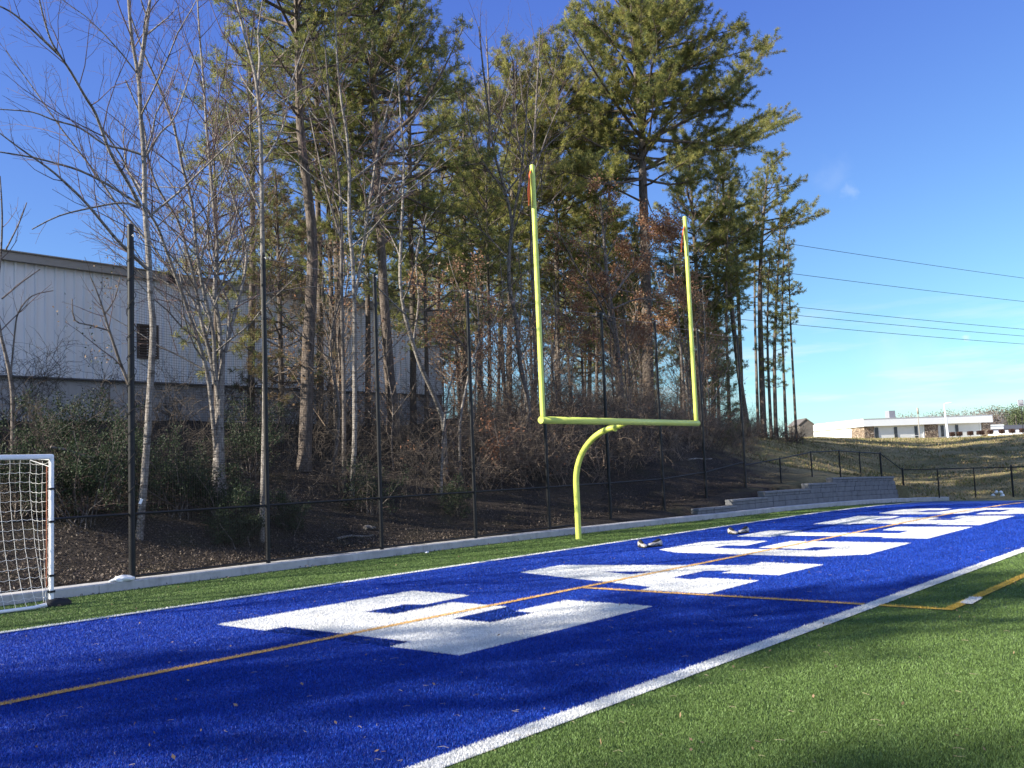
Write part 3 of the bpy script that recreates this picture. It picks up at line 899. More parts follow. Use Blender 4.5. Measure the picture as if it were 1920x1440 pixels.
M['offwhite'] = plain('off_white_stucco', (0.62, 0.62, 0.60), 0.8, var=0.05, scale=0.8)
M['fascia'] = plain('white_fascia', (0.80, 0.80, 0.79), 0.6, var=0.03, scale=0.5)
M['darkglass'] = plain('dark_window', (0.03, 0.032, 0.036), 0.15, 0.6)


def stone_panel():
    m = NT('rubble_stone'); v = m.pos((1.6, 1.6, 3.6))
    vo = m.n('ShaderNodeTexVoronoi'); m.l(v, vo.inputs['Vector']); vo.inputs['Scale'].default_value = 1.6
    col = m.ramp(m.noise(v, 2.2, 3), [(0.3, (0.10, 0.07, 0.05)), (0.5, (0.26, 0.19, 0.13)), (0.72, (0.55, 0.48, 0.40))])
    col = m.mix(col, (0.08, 0.06, 0.05), m.ramp(vo.outputs['Distance'], [(0.45, (0, 0, 0)), (0.62, (0.8, 0.8, 0.8))]))
    m.bump(vo.outputs['Distance'], 0.7, 0.08)
    return m.fin(col, 0.9, 0.2)


M['stone'] = stone_panel()


def fbox(name, u0, u1, v0, v1, z0, z1, mt, parent=None):
    g_ = Geo(fbb); g_.box(bp3((u0 + u1) / 2, (v0 + v1) / 2, (z0 + z1) / 2), (u1 - u0, v1 - v0, z1 - z0), 0, angb)
    return g_.build(name, mt, parent or fb)


ZF = 7.0
fbox('wall', 0.5, LB - .5, 0.6, DB, ZG - 1, ZF, M['offwhite'])
fa = fbox('fascia', 0, LB, 0, DB + .3, ZF, ZR, M['fascia'])
fbox('roof_edge', -.06, LB + .06, -.06, DB + .36, ZR, ZR + .07, plain('metal_coping', (0.5, 0.5, 0.5), 0.4), fa)
W_ = LB / 230.0
for a_, b_ in ((0.3, 21 * W_), (110 * W_, 134 * W_), (213 * W_, 229 * W_)): fbox('stone_panel', a_, b_ - .1, 0.42, 0.8, ZG - 1, ZF - 0.01, M['stone'])
fbox('stone_panel', 0.35, 0.75, 0.9, 5.0, ZG - 1, ZF - .01, M['stone']); fbox('stone_panel', 0.35, 0.75, DB - 5, DB - .2, ZG - 1, ZF - .01, M['stone'])
fbox('stucco_panel', 0.4, 0.7, 5.1, DB - 5.1, ZG - 1, ZF - .05, M['fascia'])
fbox('door', 22 * W_, 28 * W_, 0.5, 0.8, ZG, ZF - .25, M['darkglass'])
for a_ in (56, 92, 139, 165): fbox('window', a_ * W_, (a_ + 5) * W_, 0.5, 0.8, ZG + .45, ZF - .25, M['darkglass'])
fbox('downpipe', 209 * W_, 210.2 * W_, 0.5, 0.65, ZG, ZF, M['fascia']); fbox('downpipe', 107 * W_, 108 * W_, 0.5, 0.65, ZG, ZF, M['fascia'])
fbox('rooftop_unit', 68 * W_, 79 * W_, 4, 5.4, ZR + .25, ZR + 1.55, plain('grey_unit', (0.22, 0.22, 0.24), 0.5)); fbox('unit_curb', 69 * W_, 78 * W_, 4.2, 5.2, ZR + .07, ZR + .25, M['fascia'])
fbox('ramp_rail', 75 * W_, 90 * W_, -1.5, -1.42, ZG + .7, ZG + .78, M['fascia'])

# thin dark pole in front
q = flat((1718 - 960) / F_PX * 160, 160)
g = Geo((q[0], q[1], 4)); g.tube([(q[0], q[1], 3.5), (q[0], q[1], 6), (q[0], q[1], 8.4)], 0.07, 8); g.tube([(q[0], q[1], 8.4), (q[0], q[1], 9.4)], 0.16, 8, cap=True)
tag(g.build('flood_pole', M['trim']), 'thin dark pole in front of the hilltop building', 'pole')
# white street lamp
q = flat((1770 - 960) / F_PX * 150, 150); zl = 4.0
lp = thing('street_lamp', 'white street lamp with a curved arm before the hilltop building', 'lamp', (q[0], q[1], zl)); lpb = np.array(lp.location)
g = Geo(lpb); g.tube([(q[0] + .12, q[1] - .12, zl - 1), (q[0], q[1], zl + 2.6), (q[0] - .1, q[1] + .1, zl + 5.0)], [0.2, 0.17, 0.09], 10); g.build('pole', M['whitepaint'], lp)
g = Geo(lpb); p0 = np.array([q[0] - .1, q[1] + .1, zl + 5.0]); s3 = np.array([*SIDE[:2], 0])
g.tube([p0, p0 + [0, 0, .25], p0 + s3 * .2 + [0, 0, .42], p0 + s3 * .6 + [0, 0, .5]], 0.06, 8); g.build('arm', M['whitepaint'], lp)
g = Geo(lpb); g.box(p0 + s3 * .85 + [0, 0, .5], (0.55, 0.28, 0.14), 0, math.atan2(s3[1], s3[0])); bevel(g.build('lamp_head', M['whitepaint'], lp), .05, 2)
# sign on a tall post
q = flat((1912 - 960) / F_PX * 165, 165); zq = 4.6
sp_ = thing('pole_sign', 'small square sign on a tall thin post at the right edge', 'sign', (q[0], q[1], zq)); spb = np.array(sp_.location); sa = math.atan2(SIDE[1], SIDE[0])
g = Geo(spb); g.tube([(q[0], q[1], zq - 1), (q[0], q[1], zq + 2), (q[0], q[1], zq + 4.6)], 0.06, 8); g.build('post', M['black'], sp_)
g = Geo(spb); g.box((q[0], q[1], zq + 5.15), (0.95, 0.14, 1.1), 0, sa); pnl = bevel(g.build('panel', plain('grey_sign', (0.30, 0.30, 0.34), 0.5), sp_), .03, 1)
g = Geo(spb)
for z_, w_, s_ in ((5.5, .5, .0), (5.28, .62, .05), (4.86, .55, .12)):
    c_ = np.array([q[0], q[1], zq + z_]) - np.array([*DEEP[:2], 0]) * 0.08 + s3 * s_
    g.box(c_, (w_, 0.02, 0.11 if z_ > 5 else 0.06), 0 if z_ > 5 else 1, sa)
g.build('faint_lines', [plain('pale_print', (0.6, 0.6, 0.62), 0.6), M['black']], pnl)

# second pale building and the pale car park strip farther right
q = flat((1851 - 960) / F_PX * 215, 215)
sb2 = thing('shed', 'small sunlit cream building right of the stone panelled one', 'building', (*q, 4.5)); s2b = np.array(sb2.location)
g = Geo(s2b); g.box((q[0], q[1], 5.9), (2.9, 6, 2.6), 0, sa); g.build('wall', M['fascia'], sb2)
g = Geo(s2b); g.box((q[0], q[1], 7.3), (3.1, 6.2, 0.35), 0, sa); g.build('roof', M['offwhite'], sb2)
g = Geo(s2b); g.box(np.array([q[0], q[1], 6.2]) - np.array([*DEEP[:2], 0]) * 3.02 - s3 * .7, (.35, .06, .6), 0, sa); g.build('vent', M['darkglass'], sb2)


def strip(name, label, lat0, lat1, d0, d1, z0, z1, mt):
    g_ = Geo()
    V = [];
    for la, de, z_ in ((lat0, d0, z0), (lat1, d0, z0), (lat1, d1, z1), (lat0, d1, z1)): V.append((*flat(la, de), z_))
    V += [(a_[0], a_[1], a_[2] - 1.0) for a_ in V]
    g_.add(V, [(0, 1, 2, 3), (0, 4, 5, 1), (1, 5, 6, 2), (2, 6, 7, 3), (3, 7, 4, 0)])
    return tag(g_.build(name, mt), label, kind='structure')


strip('pavement', 'pale sunlit pavement beside the hilltop building', 86, 140, 168, 200, 4.95, 5.9, M['fascia'])
strip('road', 'grey road climbing beyond the pale pavement', 92, 160, 205, 290, 6.2, 9.6, plain('asphalt', (0.06, 0.06, 0.065), 0.9))

# clipped shrubs along the building front
def leaf_quads(geo, P, Dn, size, rng_, mat=0, ratio=0.55):
    n = len(P)
    a = rng_.normal(0, 1, (n, 3)); a /= np.linalg.norm(a, axis=1, keepdims=True)
    b = np.cross(a, Dn if Dn is not None else rng_.normal(0, 1, (n, 3))); b /= np.linalg.norm(b, axis=1, keepdims=True) + 1e-9
    s_ = (np.asarray(size) * np.ones(n))[:, None]
    V = np.stack([P, P + (a * .5 + b * ratio * .5) * s_, P + a * s_, P + (a * .5 - b * ratio * .5) * s_], 1).reshape(-1, 3)
    geo.add(V, np.arange(n * 4).reshape(n, 4), mat)


first = None
hpx = [(1779, 13), (1793, 12), (1813, 13), (1832, 17), (1851, 12), (1872, 13), (1891, 14), (1911, 14)]
hlab = ['clipped shrub beside the white street lamp foot', 'clipped shrub second from the street lamp', 'clipped shrub third from the street lamp', 'clipped shrub against the right stone panel corner',
        'clipped shrub just past the building corner', 'clipped shrub second past the building corner', 'clipped shrub third past the building corner', 'clipped shrub nearest the pole sign']
for k, (px, w_) in enumerate(hpx):
    q = flat((px - 960) / F_PX * 166, 166); z_ = 4.55 + 0.012 * k * 2
    if first is None:
        first = thing('clipped_shrub', hlab[k], 'shrub', (q[0], q[1], z_), sa, 'clipped shrubs in front of the hilltop building')
        g = Geo(); r_ = np.random.default_rng(5); P = r_.uniform(-1, 1, (2600, 3)); P = P / np.maximum(1, (np.abs(P) ** 5).sum(1, keepdims=True) ** .2)
        leaf_quads(g, P * [0.62, 0.5, 0.45] + [0, 0, 0.5], None, 0.13, r_); g.build('foliage', plain('russet_shrub', (0.06, 0.03, 0.022), 0.8), first)
        g = Geo(); g.tube([(0, 0, -.6), (0, 0, 0), (0, 0, .4)], .05, 6); g.build('stem', M['greybark'], first)
    else:
        c = dup(first, (q[0], q[1], z_), sa, 1.0, hlab[k])
    (first if k == 0 else c).scale = (w_ / 13 * .72, .8, .74)

# house seen between the far pine trunks
q = flat((1497 - 960) / F_PX * 125, 125); zh = 3.6
hs = thing('house', 'small tan gabled house glimpsed behind the far right pines', 'building', (*q, zh)); hb = np.array(hs.location)
g = Geo(hb); ex = s3; ey = np.array([*DEEP[:2], 0]); c0 = np.array([q[0], q[1], zh + 2.5])
V = [c0 + ex * a_ + ey * sy * 2.5 + [0, 0, b_] for sy in (-1, 1) for a_, b_ in ((-.85, -3.2), (.85, -3.2), (.85, -.02), (0, .62), (-.85, -.02))]
g.add(V, [(j, (j + 1) % 5, 5 + (j + 1) % 5, 5 + j) for j in range(5)]); g.add(V[:5], [[0, 1, 2, 3, 4]]); g.add(V[5:], [[4, 3, 2, 1, 0]]); g.build('wall', plain('tan_siding', (0.13, 0.115, 0.10), 0.8), hs)
g = Geo(hb)
V = [c0 + ex * sx * 1.0 + ey * sy * 2.6 + [0, 0, zz] for sy in (-1, 1) for sx, zz in ((-1, 0), (0, .8), (1, 0), (1, -.12), (0, .65), (-1, -.12))]
g.add(V, [(j, (j + 1) % 6, 6 + (j + 1) % 6, 6 + j) for j in range(6)] ); g.add(V[:6], [[5, 4, 3, 2, 1, 0]]); g.add(V[6:], [[0, 1, 2, 3, 4, 5]])
g.build('roof', plain('brown_shingle', (0.12, 0.105, 0.095), 0.9), hs)

# ------------------------------------------------------------------ power lines on two wooden poles
wl0 = [(1500, 460), (1500, 515), (1500, 574), (1500, 589), (1500, 606)]; wl1 = [(1920, 520), (1920, 563), (1920, 622), (1920, 636), (1920, 653)]
wlab = ['topmost power line crossing the sky on the right', 'second power line from the top on the right', 'third power line from the top, first of the lower three', 'middle one of the lower three power lines', 'lowest power line on the right']
ends0, ends1 = [], []
for k in range(5):
    a_ = at_depth(*wl0[k], 75); b_ = at_depth(*wl1[k], 93)
    e0 = a_ + (b_ - a_) * -0.95; e1 = a_ + (b_ - a_) * 2.2; e0[2] = a_[2]; e1[2] = b_[2] * .6 + a_[2] * .4
    ends0.append(e0); ends1.append(e1)
    t_ = np.linspace(0, 1, 24)[:, None]
    g = Geo(e0); P = e0 * (1 - t_) + e1 * t_; P[:, 2] -= 0.55 * 4 * (t_ * (1 - t_))[:, 0] - 0.45
    g.tube(P, 0.02, 5); tag(g.build('power_line', M['netblack']), wlab[k], 'power line', 'power lines across the sky')
for ends, lab in ((ends0, 'wooden utility pole hidden among the tall pines'), (ends1, 'wooden utility pole beyond the right edge')):
    m_ = np.mean(ends, 0); zt = max(e[2] for e in ends) + .5; zg = tz(m_[0], m_[1])
    up = thing('utility_pole', lab, 'pole', (m_[0], m_[1], zg)); ub_ = np.array(up.location)
    g = Geo(ub_); g.tube([(m_[0], m_[1], zg - .5), (m_[0], m_[1], (zg + zt) / 2), (m_[0], m_[1], zt)], [0.18, .16, .12], 10); g.build('pole', M['greybark'], up)
    for e in ends:
        g = Geo(ub_); g.tube([(m_[0], m_[1], e[2] + .3), e], 0.04, 6); g.build('bracket', M['greybark'], up)

# ------------------------------------------------------------------ far wooded ridge
g = Geo(); r_ = np.random.default_rng(11)
for k in range(420):
    px = r_.uniform(1685, 2120) if k < 350 else r_.uniform(1525, 1600)
    dep = r_.uniform(260, 420)
    lat = (px - 960) / F_PX * dep; q = flat(lat, dep); zb_ = tz(*q) - .5
    hh = r_.uniform(8, 13) * dep / 330 if k < 350 else r_.uniform(6, 9.5) * dep / 330
    kind = r_.random(); gr = px > 1885 - r_.uniform(0, 25) and k < 350
    g.tube([(q[0], q[1], zb_), (q[0], q[1], zb_ + hh * .7)], 0.15, 4, 0)
    n = 300; P = r_.normal(0, 1, (n, 3)); P /= np.linalg.norm(P, axis=1, keepdims=True); P *= (r_.random((n, 1)) ** .4)
    P = P * [hh * .3, hh * .3, hh * .42] + [q[0], q[1], zb_ + hh * .6]
    mi = 3 if gr else (1 if kind < .55 else 2)
    leaf_quads(g, P, None, r_.uniform(.35, .8, n) * (1 if mi != 1 else .8), r_, mi, .4 if mi != 1 else .22)
tag(g.build('treeline', [M['greybark'], plain('far_grey_twigs', (0.155, 0.145, 0.16), .9), plain('far_brown_wood', (0.13, 0.10, 0.078), .9), plain('far_green_crowns', (0.06, 0.075, 0.03), .9)]),
    'far wooded ridge of grey and brown trees beyond the hilltop', kind='stuff')

# ------------------------------------------------------------------ trees
def unit(v): return v / (np.linalg.norm(v) + 1e-9)


def wander(start, d, length, n, wob, up, r_):
    p = np.array(start, float); d = unit(np.array(d, float)); pts = [p.copy()]; st = length / (n - 1)
    for _ in range(n - 1):
        d = unit(d + r_.normal(0, wob, 3) + np.array([0, 0, up])); p = p + d * st; pts.append(p.copy())
    return np.array(pts)


def sample(path, t):
    k = t * (len(path) - 1); i = min(int(k), len(path) - 2); f = k - i
    return path[i] * (1 - f) + path[i + 1] * f, unit(path[i + 1] - path[i])


def side_dir(tan, elev, r_, bias=None):
    a = r_.normal(0, 1, 3)
    if bias is not None: a = a + bias
    a = a - tan * (a @ tan); a = unit(a)
    return unit(tan * math.cos(elev) + a * math.sin(elev))


def smooth_path(pts, per=3):
    P = np.array(pts, float); n = len(P)
    out = []
    for i in range(n - 1):
        p0, p1, p2, p3 = P[max(i - 1, 0)], P[i], P[i + 1], P[min(i + 2, n - 1)]
        for t in np.linspace(0, 1, per, endpoint=False):
            out.append(0.5 * ((2 * p1) + (-p0 + p2) * t + (2 * p0 - 5 * p1 + 4 * p2 - p3) * t * t + (-p0 + 3 * p1 - 3 * p2 + p3) * t ** 3))
    out.append(P[-1])
    return np.array(out)


def pxpath(pts, Y, dy=0.0, seed=0):
    """trunk or limb measured in the photograph, standing on the depth Y with some drift towards dy"""
    r_ = np.random.default_rng(seed); n = len(pts)
    return np.array([at_y(x, y, Y + dy * k / max(1, n - 1)) for k, (x, y) in enumerate(pts)])


def root_at_ground(P):
    z = tz(P[0][0], P[0][1])
    if P[0][2] > z - 0.05: P = np.vstack([[P[0] + (P[0] - P[1]) * 0 + [0, 0, z - 0.25 - P[0][2]]], P])
    return P


def twigs(tg, cg, path, r0, r1, level, r_, dens=(1.6, 2.4, 4.2), t0=0.2, lens=(0.42, 0.42, 0.42), up=0.05, tips=None, spread=(0.5, 1.0), maxl=9, minr=0.0035):
    L = float(np.linalg.norm(np.diff(path, axis=0), axis=1).sum())
    n = max(2, int(dens[min(level, 2)] * L * (1 - t0)))
    for k in range(n):
        t = t0 + (1 - t0) * (k + r_.random()) / n
        p, tan = sample(path, min(t, .999))
        ln = min(maxl, (L * (1 - t) + 0.25 * L) * lens[min(level, 2)] * r_.uniform(0.55, 1.25))
        if ln < 0.12: continue
        d = side_dir(tan, r_.uniform(*spread), r_, np.array([0, 0, 0.35]))
        m = 6 if level == 0 else (5 if level == 1 else 4)
        q = wander(p, d, ln, m, 0.13, up, r_)
        rr = max(minr, (r0 + (r1 - r0) * t) * (0.5 if level == 0 else 0.55)); rr = min(rr, 0.02 + ln * 0.012)
        big = rr > 0.02
        (tg if big else cg).tube(q, np.linspace(rr, max(minr * .75, rr * 0.3), m), 5 if big else 3, 0)
        if level < 2: twigs(tg, cg, q, rr, rr * .3, level + 1, r_, dens, 0.2, lens, up, tips, spread, maxl, minr)
        if tips is not None and level >= 1: tips.append((q[-1], q[-1] - q[-2])); tips.append((q[len(q) // 2], q[-1] - q[-2]))


def bare_tree(label, trunk, rad, limbs, Y, barkm, seed, dens=(1.4, 3.2, 5.2), leaves=None, t0=0.35, name='bare_tree', cat='tree', group=None, top_r=0.25, twm='twig', maxl=5, taper=None, lens=(0.42, 0.42, 0.42)):
    """trunk and limbs: pixel paths on depth Y (limb = (path, radius, depth drift))"""
    r_ = np.random.default_rng(seed)
    P = smooth_path(root_at_ground(pxpath(trunk, Y)))
    base = P[0] * 1.0; base[2] = tz(*base[:2])
    t = thing(name, label, cat, base, 0, group)
    tg, cg = Geo(base), Geo(base); tips = [] if leaves else None
    rr = np.linspace(1, top_r, len(P)) * rad; rr[0] *= 1.35
    if len(rr) > 2: rr[1] *= 1.15
    tg.tube(P, rr, 10)
    if t0 < 1: twigs(tg, cg, P, rad, rad * top_r, 0, r_, dens, t0, lens, tips=tips, maxl=maxl)
    for lp, lr, dy in limbs:
        Q = smooth_path(pxpath(lp, Y, dy)); tg.tube(Q, np.linspace(lr, max(.012, lr * .3), len(Q)), 7)
        twigs(tg, cg, Q, lr, lr * .3, 0, r_, (dens[0] * 1.7,) + tuple(dens[1:]), 0.12, lens, tips=tips, maxl=maxl * .7)
    tg.build('trunk', M[barkm], t)
    mats = [M[twm]]
    if leaves:
        cnt, sz, mlist = leaves
        T = np.array([a for a, _ in tips]); n = len(T)
        for mi, mname in enumerate(mlist):
            k = r_.integers(0, n, cnt // len(mlist)); k = k[r_.random(len(k)) < np.clip(0.35 + 0.65 * np.sin(T[k, 0] * 1.3 + T[k, 2] * 1.7), 0.05, 1)]
            leaf_quads(cg, T[k] + r_.normal(0, 0.16, (len(k), 3)), None, r_.uniform(sz * .7, sz * 1.3, len(k)), r_, mi + 1)
            mats.append(M[mname])
    cg.build('crown', mats, t)
    return t


def needle_puffs(geo, P, Dv, size, r_, per=20, wid=0.011, mats=(0, 1, 2), tint=None):
    """P tuft centres, Dv tuft axes: bundles of needles radiating forward"""
    n = len(P)
    if n == 0: return
    A = np.repeat(Dv / (np.linalg.norm(Dv, axis=1, keepdims=True) + 1e-9), per, 0)
    rnd = r_.normal(0, 1, (n * per, 3)); rnd /= np.linalg.norm(rnd, axis=1, keepdims=True)
    D = A * 0.55 + rnd; D /= np.linalg.norm(D, axis=1, keepdims=True)
    L = np.repeat(size, per)[:, None] * r_.uniform(0.7, 1.15, (n * per, 1))
    w = np.cross(D, r_.normal(0, 1, (n * per, 3))); w /= np.linalg.norm(w, axis=1, keepdims=True) + 1e-9
    C = np.repeat(P, per, 0) + r_.normal(0, .03, (n * per, 3))
    wv = wid * r_.uniform(0.8, 1.3, (n * per, 1))
    V = np.stack([C - w * wv * .6, C + w * wv * .6, C + D * L * .6 + w * wv, C + D * L, C + D * L * .6 - w * wv], 1)
    V = V[:, [0, 1, 2, 3, 4]].reshape(-1, 3)
    F = np.arange(n * per * 5).reshape(-1, 5)
    pick = r_.random(n)
    if tint is None: tint = np.full(n, 0.5)
    mi = np.where(pick < tint * 0.75, 1, np.where(pick > 0.96, 3, np.where(pick > 0.55 + tint * .3, 2, 0)))
    geo.add(V, F, np.repeat(mi, per))


NEED = ['needle1', 'needle2', 'needle3', 'needle4']


def pine(label, trunk, rad, Y, crown_from, halfw, seed, dens=1.0, lean=0.0, top_r=0.22, name='pine_tree', droop=0.0, puff=0.17, per=20, shape=None,
         dead=0.0, group=None, spacing=0.38, gaps=0.22, wid=0.0075, tintb=0.45, base_xy=None, sub=0.27, trunk_is_world=False, mats=None, elev=None, limbs=(), bushy=0.0):
    """crown_from: fraction of trunk height where living branches begin; halfw: branch length (m); lean: extra reach towards the right"""
    r_ = np.random.default_rng(seed)
    P0 = np.array(trunk, float) if trunk_is_world else pxpath(trunk, Y)
    P = smooth_path(root_at_ground(P0))
    base = P[0] * 1.0; base[2] = tz(*base[:2])
    t = thing(name, label, 'tree', base, 0, group)
    tg, cg = Geo(base), Geo(base)
    rr = np.linspace(1, top_r, len(P)) * rad; rr[0] *= 1.3
    tg.tube(P, rr, 10)
    H = P[-1][2] - P[0][2]
    zs = P[0][2] + crown_from * H; ztop = P[-1][2]
    z = zs; PT, DT, SZ, TI = [], [], [], []
    az = r_.uniform(0, 6.28)
    pz = P[:, 2]
    def clothe(q, L, az):
        ns = max(2, int(L / sub))
        for k in range(ns):
            tt = 0.28 + 0.72 * (k + r_.random()) / ns
            p, tan = sample(q, min(tt, .999))
            s_ = 1 if k % 2 else -1
            hor = unit(np.cross(tan, [0, 0, 1])) * s_
            if bushy: hor = unit(hor + np.array([0, 0, r_.uniform(-.9, 1.3)]) * bushy)
            sd = unit(tan * r_.uniform(.5, .9) + hor * r_.uniform(.5, 1.0) + np.array([0, 0, r_.uniform(-.15, .4)]))
            sl = (0.25 + 0.32 * L * (1 - tt * .75)) * r_.uniform(.6, 1.2)
            qq = wander(p, sd, sl, 4, 0.16, 0.06, r_)
            cg.tube(qq, np.linspace(.009, .005, 4), 3, 4)
            nt = max(1, int(sl / 0.135 * dens))
            for e in range(nt):
                tt2 = 1 - e / max(1, nt) * .72
                pp, ta = sample(qq, min(tt2, .999))
                PT.append(pp + r_.normal(0, .035, 3)); DT.append(ta + r_.normal(0, .35, 3) + [0, 0, .35]); SZ.append(puff * r_.uniform(.75, 1.2))
                TI.append(tintb + 0.25 * math.sin(az * 3) + r_.normal(0, .1))
    for lp_, lr_, ld_ in limbs:
        q = smooth_path(pxpath(lp_, Y, ld_)); Lq = float(np.linalg.norm(np.diff(q, axis=0), axis=1).sum())
        tg.tube(q, np.linspace(lr_, .012, len(q)), 7); clothe(q, Lq * .8, 1.0)
        for e_ in range(int(Lq * 1.5)):
            p_, t_ = sample(q, r_.uniform(.3, .98)); d_ = side_dir(t_, r_.uniform(.4, .9), r_, np.array([0, 0, .5]))
            l2 = r_.uniform(.9, 2.2); q2 = wander(p_, d_, l2, 6, .12, .05, r_); tg.tube(q2, np.linspace(.022, .008, 6), 4); clothe(q2, l2, r_.uniform(0, 6.28))
    shape = shape or [(0, .55), (.2, .95), (.45, 1.0), (.75, .68), (1, .18)]
    while z < ztop:
        f = (z - zs) / max(.1, ztop - zs)
        L0 = halfw * np.interp(f, [s[0] for s in shape], [s[1] for s in shape])
        c = np.array([np.interp(z, pz, P[:, 0]), np.interp(z, pz, P[:, 1]), z])
        for _ in range(r_.integers(3, 6)):
            az += 2.4 + r_.normal(0, .4)
            if r_.random() < gaps: continue
            d = np.array([math.cos(az), math.sin(az), 0.0])
            L = L0 * r_.uniform(0.55, 1.2) * (1 + lean * float(d @ SIDE))
            if L < 0.25: continue
            el = np.interp(f, [0, .5, 1], elev or [0.02 - droop, 0.34 - droop, 0.95]) + r_.normal(0, .22)
            dd = unit(d + np.array([0, 0, math.tan(el)]))
            m = 7
            q = wander(c, dd, L, m, 0.10, 0.05 - droop * .05, r_)
            br = min(rad * .42, 0.012 + 0.014 * L)
            tg.tube(q, np.linspace(br, .008, m), 5)
            if dead and f < dead and r_.random() < .6:
                continue
            clothe(q, L, az)
            PT.append(q[-1]); DT.append(q[-1] - q[-2]); SZ.append(puff * 1.15); TI.append(tintb)
        z += spacing * r_.uniform(.7, 1.3)
    PT.append(P[-1]); DT.append(np.array([0, 0, 1.0])); SZ.append(puff); TI.append(.5)
    needle_puffs(cg, np.array(PT), np.array(DT), np.array(SZ), r_, per, wid, tint=np.clip(TI, 0, 1))
    tg.build('trunk', M['pinebark'], t)
    cg.build('crown', [M[m_] for m_ in (mats or NEED)] + [M['twig']], t)
    return t


# --- leafless trees standing between the net and the warehouse
bare_tree('pale barked bare tree with forked top just behind the end post of the tall fence',
          [(262, 1000), (272, 880), (281, 740), (287, 620), (283, 560), (278, 470), (272, 395), (270, 300), (264, 220), (260, 150), (247, 70), (241, 0), (237, -70)], 0.088,
          [([(260, 145), (273, 60), (281, 0), (284, -70)], .06, .5),
           ([(264, 387), (233, 330), (206, 285), (180, 215), (160, 182), (133, 135), (113, 105), (93, 70), (75, 5), (68, -40)], .04, -1.5),
           ([(113, 105), (60, 55), (20, 22), (-20, 4)], .03, -.8),
           ([(264, 387), (240, 370), (200, 345), (150, 320), (100, 305), (60, 295), (0, 285), (-40, 278)], .034, 1.0),
           ([(277, 505), (250, 480), (215, 445), (165, 385), (125, 345), (90, 315), (40, 280), (0, 250)], .042, -.6),
           ([(272, 292), (235, 280), (195, 270), (150, 240), (100, 225), (60, 210), (0, 205)], .03, 1.2),
           ([(262, 390), (230, 380), (170, 390), (110, 405), (60, 430)], .028, .4),
           ([(270, 300), (300, 250), (330, 215), (370, 95)], .03, 1)], 5.6, 'palebark', 1, t0=0.45, dens=(1.5, 4.0, 6.0), top_r=.3, lens=(.46, .5, .5))
bare_tree('multi stemmed bare tree fanning out left of the second fence post',
          [(410, 850), (413, 740), (419, 660)], 0.19,
          [([(405, 850), (392, 720), (377, 657), (353, 583), (333, 527), (313, 473), (295, 425), (277, 395), (255, 350), (225, 290), (190, 240)], .058, -.8),
           ([(402, 720), (395, 670), (377, 600), (367, 540), (353, 480), (333, 413), (300, 360), (280, 307), (268, 230), (235, 150)], .055, .5),
           ([(410, 760), (403, 690), (400, 627), (383, 550), (370, 480), (360, 383), (343, 317), (333, 267), (320, 217), (293, 150), (270, 100), (245, 30)], .058, -.3),
           ([(417, 690), (410, 600), (402, 557), (405, 507), (407, 460), (400, 383), (393, 300), (387, 233), (383, 167), (377, 100), (372, 30), (368, -50)], .062, .8),
           ([(422, 660), (440, 590), (457, 523), (462, 473), (452, 420), (440, 380), (425, 330), (405, 270), (392, 200)], .05, 1.4),
           ([(424, 655), (430, 580), (417, 540), (393, 473), (390, 400), (398, 300), (410, 200), (405, 90)], .04, 1.8)], 7.6, 'palebark', 2, t0=2, dens=(1.7, 3.8, 5.6), lens=(.46, .5, .5))
bare_tree('straight pale birch rising directly behind the second post of the tall fence',
          [(491, 1000), (495, 860), (497, 700), (494, 560), (492, 450), (491, 380), (490, 300), (487, 220), (480, 150), (468, 100), (455, 50), (445, 0), (440, -60)], .072,
          [([(483, 160), (487, 110), (484, 60), (492, 0)], .035, .5), ([(491, 310), (530, 240), (545, 160), (580, 60)], .03, 1),
           ([(490, 400), (460, 330), (440, 280), (425, 200)], .03, .8)], 5.0, 'palebark', 3, t0=0.5, dens=(1.4, 3.4, 5.4), top_r=.35)
bare_tree('pale bare tree with a slim straight trunk left of the third fence post',
          [(660, 915), (665, 820), (665, 700), (665, 600), (662, 500), (655, 420), (655, 320), (650, 250), (640, 190), (632, 110), (628, 20)], .08,
          [([(665, 560), (680, 470), (690, 400), (705, 300), (720, 230), (745, 140), (790, 60)], .05, .8), ([(656, 340), (720, 290), (770, 230), (830, 160)], .035, 1.0),
           ([(655, 400), (690, 395), (740, 370), (780, 355)], .03, -.6)], 7.3, 'palebark', 4, t0=0.45, top_r=.3)
bare_tree('darker bare tree close beside the slim pale one left of the third post',
          [(645, 892), (645, 760), (642, 620), (640, 500), (640, 400), (632, 300), (620, 220), (612, 120), (606, 20)], .07,
          [([(640, 450), (610, 350), (590, 260), (570, 160)], .035, .7)], 7.6, 'greybark', 5, t0=0.5, top_r=.25)
bare_tree('lichen grey bare tree leaning left of the goalpost upright',
          [(985, 838), (992, 770), (975, 680), (968, 600), (955, 540), (955, 470), (960, 420), (945, 350), (925, 280), (915, 200), (905, 120), (898, 50)], .105,
          [([(960, 420), (975, 340), (985, 250), (990, 170), (1002, 100)], .05, .8), ([(950, 360), (1000, 300), (1040, 260), (1090, 220)], .035, -.5),
           ([(945, 350), (900, 300), (880, 230), (870, 140)], .04, 1)], 8.6, 'greybark', 6, t0=0.45, dens=(1.2, 2.3, 3.4))
bare_tree('crooked bare tree bending left behind the fourth fence post',
          [(832, 800), (815, 745), (790, 690), (770, 630), (757, 580), (750, 520), (752, 450), (755, 380), (757, 300), (750, 200), (745, 120)], .085,
          [([(775, 640), (785, 560), (780, 480), (800, 400)], .035, .8)], 8.0, 'palebark', 7, t0=0.4, dens=(1.2, 2.2, 3.4))
bare_tree('short pale snag of a trunk between the third and fourth posts', [(827, 908), (829, 860), (831, 815), (840, 740), (855, 690)], .06, [], 6.8, 'palebark', 8, t0=.5, dens=(1.5, 2, 3))
